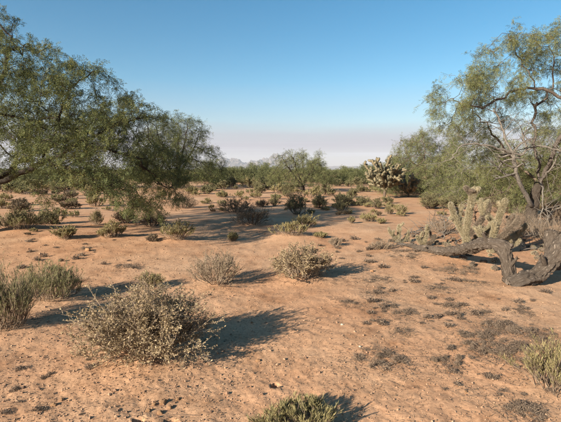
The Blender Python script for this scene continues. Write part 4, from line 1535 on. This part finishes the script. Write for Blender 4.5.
# ------------------------------------------------------------------ fallen mesquite trunk
def fallen_trunk():
    rng = np.random.default_rng(17)
    b = np.array(GG(508, 286))
    root = thing('fallen_tree', 'fallen mesquite trunk with furrowed bark and a long limb lying left on the sand', 'log', tuple(b))
    D0 = b[1]
    def part(nm, gs, label=None):
        o = link(nm, mesh_np(nm, [(v - b, f, m) for v, f, m in gs], [M['log'], M['log_core']], smooth=(0,), attr=BARK['last']), root)
        if label:
            o['label'] = label
    # trunk leaning out of the frame to the right
    q0 = np.array(GG(512, 288)); q0[2] = .08
    pts = [q0 + [-.05, 0, -.03], q0 + [.10, .0, .03], np.array(P(535, 277, D0 + .02)), np.array(P(553, 260, D0 + .08)), np.array(P(566, 240, D0 + .15)), np.array(P(578, 222, D0 + .2))]
    part('trunk', log_geo(pts, [.09, .11, .12, .13, .125, .12], rng, rough=.5))
    # upright broken stub behind it
    pts = [np.array(P(556, 268, D0 + .45)), np.array(P(553, 252, D0 + .45)), np.array(P(552, 238, D0 + .45)), np.array(P(553, 231, D0 + .46))]
    part('stub', log_geo(pts, [.14, .13, .125, .11], rng, rough=.42), 'dark broken stub behind the leaning trunk')
    # short post that props up the long limb
    pts = [np.array(GG(511, 284)) + [0, 0, -.04], np.array(P(509, 272, D0)), np.array(P(507, 260, D0 + .02)), np.array(P(504, 250, D0 + .05)), np.array(P(500, 245, D0 + .1))]
    part('post', log_geo(pts, [.115, .09, .087, .10, .09], rng, rough=.5), 'short upright part holding up the long limb')
    # the limb: arches from the post, comes down and lies on the sand
    t1 = np.array(GG(447, 259)); t1[2] += .085
    t2 = np.array(GG(420, 252)); t2[2] += .05
    t3 = np.array(GG(398, 245)); t3[2] += .03
    pts = [np.array(P(510, 250, D0 + .02)), np.array(P(497, 243, D0 + .12)), np.array(P(484, 243, D0 + .45)), np.array(P(465, 249, D0 + 1.05)), t1, t2, t3]
    part('limb', log_geo(pts, [.085, .09, .086, .083, .078, .045, .018], rng, K=32, rough=.5), 'long arched limb lying on the sand')
    # snapped side branches
    for q, (a, c, r0) in enumerate((((488, 244, D0 + .3), (483, 233, D0 + .25), .035), ((462, 251, D0 + 1.1), (455, 243, D0 + 1.15), .028),
                                    ((545, 266, D0 + .02), (541, 255, D0 - .1), .04), ((510, 266, D0 - .03), (517, 258, D0 - .12), .03), ((430, 254, t2[1] - .3), (424, 246, t2[1] - .35), .02))):
        A_, C_ = np.array(P(*a)), np.array(P(*c))
        part('broken_branch', log_geo([A_, A_ * .5 + C_ * .5 + rng.normal(size=3) * .015, C_], [r0, r0 * .85, r0 * .5], rng, K=12, step=.02))


fallen_trunk()


# dead fallen twigs behind the small cholla
def dead_branches():
    rng = np.random.default_rng(55)
    specs = [((438, 232), (452, 216), (462, 206), .022, 'grey dead branch leaning up behind the small upright cholla'),
             ((432, 226), (434, 216), (435, 210), .016, 'short dark dead stick standing left of the columnar cholla'),
             ((405, 236), (430, 230), (456, 226), .018, 'long grey dead branch lying on sand behind the small chollas'),
             ((440, 238), (458, 228), (470, 222), .016, 'grey dead branch lying behind the columnar cholla'),
             ((418, 231), (440, 222), (458, 219), .014, 'thin grey dead branch at the back of the dead twig pile'),
             ((478, 203), (490, 196), (507, 191), .02, 'dark dead branch sticking out right of the forked cholla top'),
             ((444, 240), (446, 226), (441, 214), .013, 'thin upright grey dead branch left of the columnar cholla'),
             ((412, 238), (424, 232), (441, 233), .012, 'thin dead branch lying between the two small chollas'),
             ((455, 243), (470, 236), (490, 231), .014, 'dead branch lying behind the base of the columnar cholla'),
             ((505, 242), (522, 238), (541, 240), .016, 'grey dead branch on the shaded ground below the dark tree trunk'),
             ((520, 252), (540, 246), (558, 242), .014, 'dead branch on the ground behind the leaning trunk'),
             ((536, 238), (546, 222), (556, 206), .018, 'dead grey branch leaning up right of the dark tree trunk'),
             ((548, 240), (549, 222), (545, 204), .015, 'thin grey dead branch standing at the right of the dark tree trunk'),
             ((390, 248), (404, 247), (416, 250), .010, 'thin dead twig lying before the fallen limb tip')]
    for k, (a, m, c, r, lb) in enumerate(specs):
        ga = np.array(GG(*a)); ga[2] += .02
        d0 = ga[1]
        if k == 5:
            d0 = 9.3; ga = np.array(P(*a, d0))
        if k in (2, 3, 4, 7, 8, 9, 10, 13):
            pm = np.array(GG(*m)) + [0, 0, .06]; pc = np.array(GG(*c)) + [0, 0, .10]
        else:
            pm = np.array(P(*m, d0)); pc = np.array(P(*c, d0))
        if k == 5:
            pts0 = [np.array(GG(488, 238)) + [0, .5, 0], np.array(P(474, 215, 9.4)), ga, pm, pc]
        else:
            pts0 = [ga, pm, pc]
        pts = resample(smooth_poly(pts0, 2), .05)
        pts = [p + rng.normal(size=3) * .008 for p in pts]
        gs = [tube(pts, np.linspace(r, r * .4, len(pts)), 6)]
        for q in range(18 if k != 1 else 2):
            i = rng.integers(1, len(pts))
            d = nrm(rand_dir(1, rng)[0] * [1, .7, .6] + np.array([0, 0, .25]))
            L = rng.uniform(.15, .55)
            e = pts[i] + d * L; e[2] = max(e[2], .02)
            gs.append(tube([pts[i], pts[i] * .5 + e * .5 + rng.normal(size=3) * .04, e], [r * .5, r * .35, r * .15], 4))
        V, f = cat(gs)
        o = link('dead_branch', mesh_np('dead_branch', [(V - ga, f, 0)], [M['bark_grey' if k not in (1, 5) else 'bark_brown']], smooth=(0,)), None, tuple(ga))
        tag(o, lb, 'branch', 'dead branches by the chollas')


dead_branches()


# ------------------------------------------------------------------ clods, pebbles, litter
def blob(seed, sub=1):
    rng = np.random.default_rng(seed)
    t = (1 + 5 ** .5) / 2
    v = nrm(np.array([[-1, t, 0], [1, t, 0], [-1, -t, 0], [1, -t, 0], [0, -1, t], [0, 1, t], [0, -1, -t], [0, 1, -t], [t, 0, -1], [t, 0, 1], [-t, 0, -1], [-t, 0, 1]], float))
    f = np.array([[0, 11, 5], [0, 5, 1], [0, 1, 7], [0, 7, 10], [0, 10, 11], [1, 5, 9], [5, 11, 4], [11, 10, 2], [10, 7, 6], [7, 1, 8],
                  [3, 9, 4], [3, 4, 2], [3, 2, 6], [3, 6, 8], [3, 8, 9], [4, 9, 5], [2, 4, 11], [6, 2, 10], [8, 6, 7], [9, 8, 1]])
    for _ in range(sub):
        vs = list(v); c = {}; nf = []
        def mid(a, b):
            k = (min(a, b), max(a, b))
            if k not in c:
                m = vs[a] + vs[b]; vs.append(m / np.linalg.norm(m)); c[k] = len(vs) - 1
            return c[k]
        for a, b, d in f:
            x, y, z = mid(a, b), mid(b, d), mid(d, a)
            nf += [[a, x, z], [b, y, x], [d, z, y], [x, y, z]]
        v = np.array(vs); f = np.array(nf)
    v = v * np.array([1 + .45 * noise.noise(tuple(p * 1.6 + seed)) for p in v])[:, None]
    return v * np.array([1, .85, .62]), f


CLOD = [mesh_np('dirt_clod', [(*blob(300 + i, 2), 0)], [M['clod']], smooth=(0,)) for i in range(3)]
rng = np.random.default_rng(12)
for (px, py, w, lb) in [(154, 405, 5, 'dirt clod on the near rim of the dug pit, left one'), (163, 403, 8, 'largest dirt clod above the dug pit at bottom left'),
                        (170, 408, 6, 'dirt clod between the two holes of the dug pit'), (178, 399, 5, 'dirt clod lying apart above the right of the dug pit'),
                        (148, 411, 6, 'dirt clod on the left hole of the dug pit'), (160, 413, 7, 'dirt clod in the middle of the dug pit'),
                        (258, 361, 5, 'small dark clod on open sand near the shadow of the large dry shrub'),
                        (54, 405, 6, 'dark clod on gravelly sand at the bottom left'), (62, 400, 5, 'dark clod just above another at the bottom left'),
                        (88, 252, 6, 'dark clod below the eroded bank under the left mesquite'), (252, 323, 3, 'small clod below the centre dry shrubs'),
                        (372, 271, 4, 'small clod right of the centre shrub shadow'), (466, 395, 4, 'little dark clod on sand below the dried patch')]:
    g = GG(px, py); W = w * g.y / F
    o = link('dirt_clod', CLOD[int(rng.integers(3))], None, (g.x, g.y, ground_h(g.x, g.y) + W * .15), rng.uniform(0, 6), (W * .5, W * .5, W * .5))
    tag(o, lb, 'clod', 'earth clods')
# white pebbles that stand out
for (px, py, w, lb) in [(360, 350, 3, 'white pebble above the round grey dried mat'), (342, 327, 3.4, 'pale yellowish stone on open sand right of centre')]:
    g = GG(px, py); W = w * g.y / F
    m, n_, l_, b_, o_ = new_mat('pale_stone'); b_.inputs['Base Color'].default_value = (.36, .32, .24, 1); b_.inputs['Roughness'].default_value = .8
    v, f = blob(410 + int(px), 1)
    o = link('stone', mesh_np('stone', [(v * W * .5, f, 0)], [m], smooth=(0,)), None, (g.x, g.y, ground_h(g.x, g.y) + W * .12))
    tag(o, lb, 'stone')


def pebbles():
    rng = np.random.default_rng(77)
    v0 = np.array([(1, .1, 0), (.1, .9, .05), (-.95, -.1, 0), (0, -.85, .1), (.15, .1, .75), (0, 0, -.7)])
    f0 = np.array([(0, 1, 4), (1, 2, 4), (2, 3, 4), (3, 0, 4), (1, 0, 5), (2, 1, 5), (3, 2, 5), (0, 3, 5)])
    N = 26000
    # more gravel at the lower left, thinning with distance
    xs, ys, ss = [], [], []
    while len(xs) < N:
        y = 2.2 + 11 * rng.random() ** 2.0
        x = rng.uniform(-.72, .72) * y
        dens = .25 + .75 / (1 + math.exp((x + .3) * 1.6)) + .3 * nz3(x, y, 1.1, 2.0)
        if rng.random() > dens:
            continue
        xs.append(x); ys.append(y); ss.append(.0021 * (1 + rng.exponential(.95)) * (1 + y * .07))
    V = np.zeros((N, len(v0), 3))
    ang = rng.uniform(0, 6.28, N)
    for i in range(N):
        c, s = math.cos(ang[i]), math.sin(ang[i])
        R = np.array([[c, -s, 0], [s, c, 0], [0, 0, 1]])
        V[i] = (v0 * ss[i]) @ R.T + [xs[i], ys[i], ground_h(xs[i], ys[i]) + ss[i] * .2]
    f = (f0[None] + np.arange(N)[:, None, None] * len(v0)).reshape(-1, 3)
    o = link('pebbles', mesh_np('pebbles', [(V.reshape(-1, 3), f, 0)], [M['pebble']]))
    o['kind'] = 'stuff'; o['label'] = 'fine gravel and crumbs of earth on the sand'; o['category'] = 'gravel'


pebbles()


def litter():
    rng = np.random.default_rng(78)
    N = 11000
    spots = [(GG(a, b), r) for a, b, r in ((148, 372, .8), (300, 281, .7), (217, 286, .5), (50, 303, .7), (500, 345, .9), (500, 370, .7),
                                            (376, 364, .5), (450, 268, 1.0), (420, 300, 1.4), (400, 255, 1.0), (130, 268, 1.5), (60, 245, 2.0), (480, 300, 1.2), (340, 300, 1.6))]
    spots += [(GG(a[0], a[1]), a[2] * G(a[0], a[1]).y / F * .9) for a in MATS]
    P0 = []
    while len(P0) < N:
        if rng.random() < .7:
            c, r = spots[rng.integers(len(spots))]
            x, y = c.x + rng.normal() * r * .5, c.y + rng.normal() * r * .5
        else:
            y = 2.2 + 12 * rng.random() ** 1.6; x = rng.uniform(-.7, .7) * y
        if y < 2:
            continue
        P0.append((x, y, ground_h(x, y) + .004))
    P0 = np.array(P0)
    a = rng.uniform(0, 6.28, N)
    d = np.stack([np.cos(a), np.sin(a), rng.normal(size=N) * .18 + .06], 1)
    L = (.012 + rng.exponential(.026, N))[:, None]
    P2 = P0 + d * L
    P1 = (P0 + P2) / 2 + rng.normal(size=(N, 3)) * L * .12
    V, f = bez_tubes(P0, P1, P2, .0014, .0007, 2, 3)
    lv = kites(P0 + rng.normal(size=(N, 3)) * np.array([.05, .05, 0]), d, .012, .007, rng)
    o = link('plant_litter', mesh_np('plant_litter', [(V, f, 0), (lv[0], lv[1], 1)], [M['twig_dark'], M['brownleaf']]))
    o['kind'] = 'stuff'; o['label'] = 'dry twig bits and leaf crumbs strewn on the sand'; o['category'] = 'litter'


litter()


# ------------------------------------------------------------------ haze
def haze():
    s = 13000.0
    lo, hi = -9.5, 420.0
    v = np.array([(x, y, z) for z in (lo, hi) for y in (-s, s) for x in (-s, s)], float)
    f = np.array([[0, 2, 3, 1], [4, 5, 7, 6], [0, 1, 5, 4], [2, 6, 7, 3], [0, 4, 6, 2], [1, 3, 7, 5]])
    m = bpy.data.materials.new('haze_air'); m.use_nodes = True
    n, l = m.node_tree.nodes, m.node_tree.links
    n.clear()
    out = n.new('ShaderNodeOutputMaterial')
    pv = n.new('ShaderNodeVolumePrincipled')
    pv.inputs['Color'].default_value = (.82, .86, .95, 1)
    pv.inputs['Density'].default_value = 6.5e-5
    pv.inputs['Anisotropy'].default_value = 0.0
    l.new(pv.outputs[0], out.inputs['Volume'])
    o = link('haze', mesh_np('haze', [(v, f, 0)], [m]))
    o['kind'] = 'stuff'; o['label'] = 'thin dusty haze in the air'; o['category'] = 'haze'


haze()
tris = 0
for m in bpy.data.meshes:
    k = sum(p.loop_total - 2 for p in m.polygons)
    tris += k
    if k > 40000:
        print(m.name, k)
print('tris', tris, 'objects', len(bpy.data.objects))
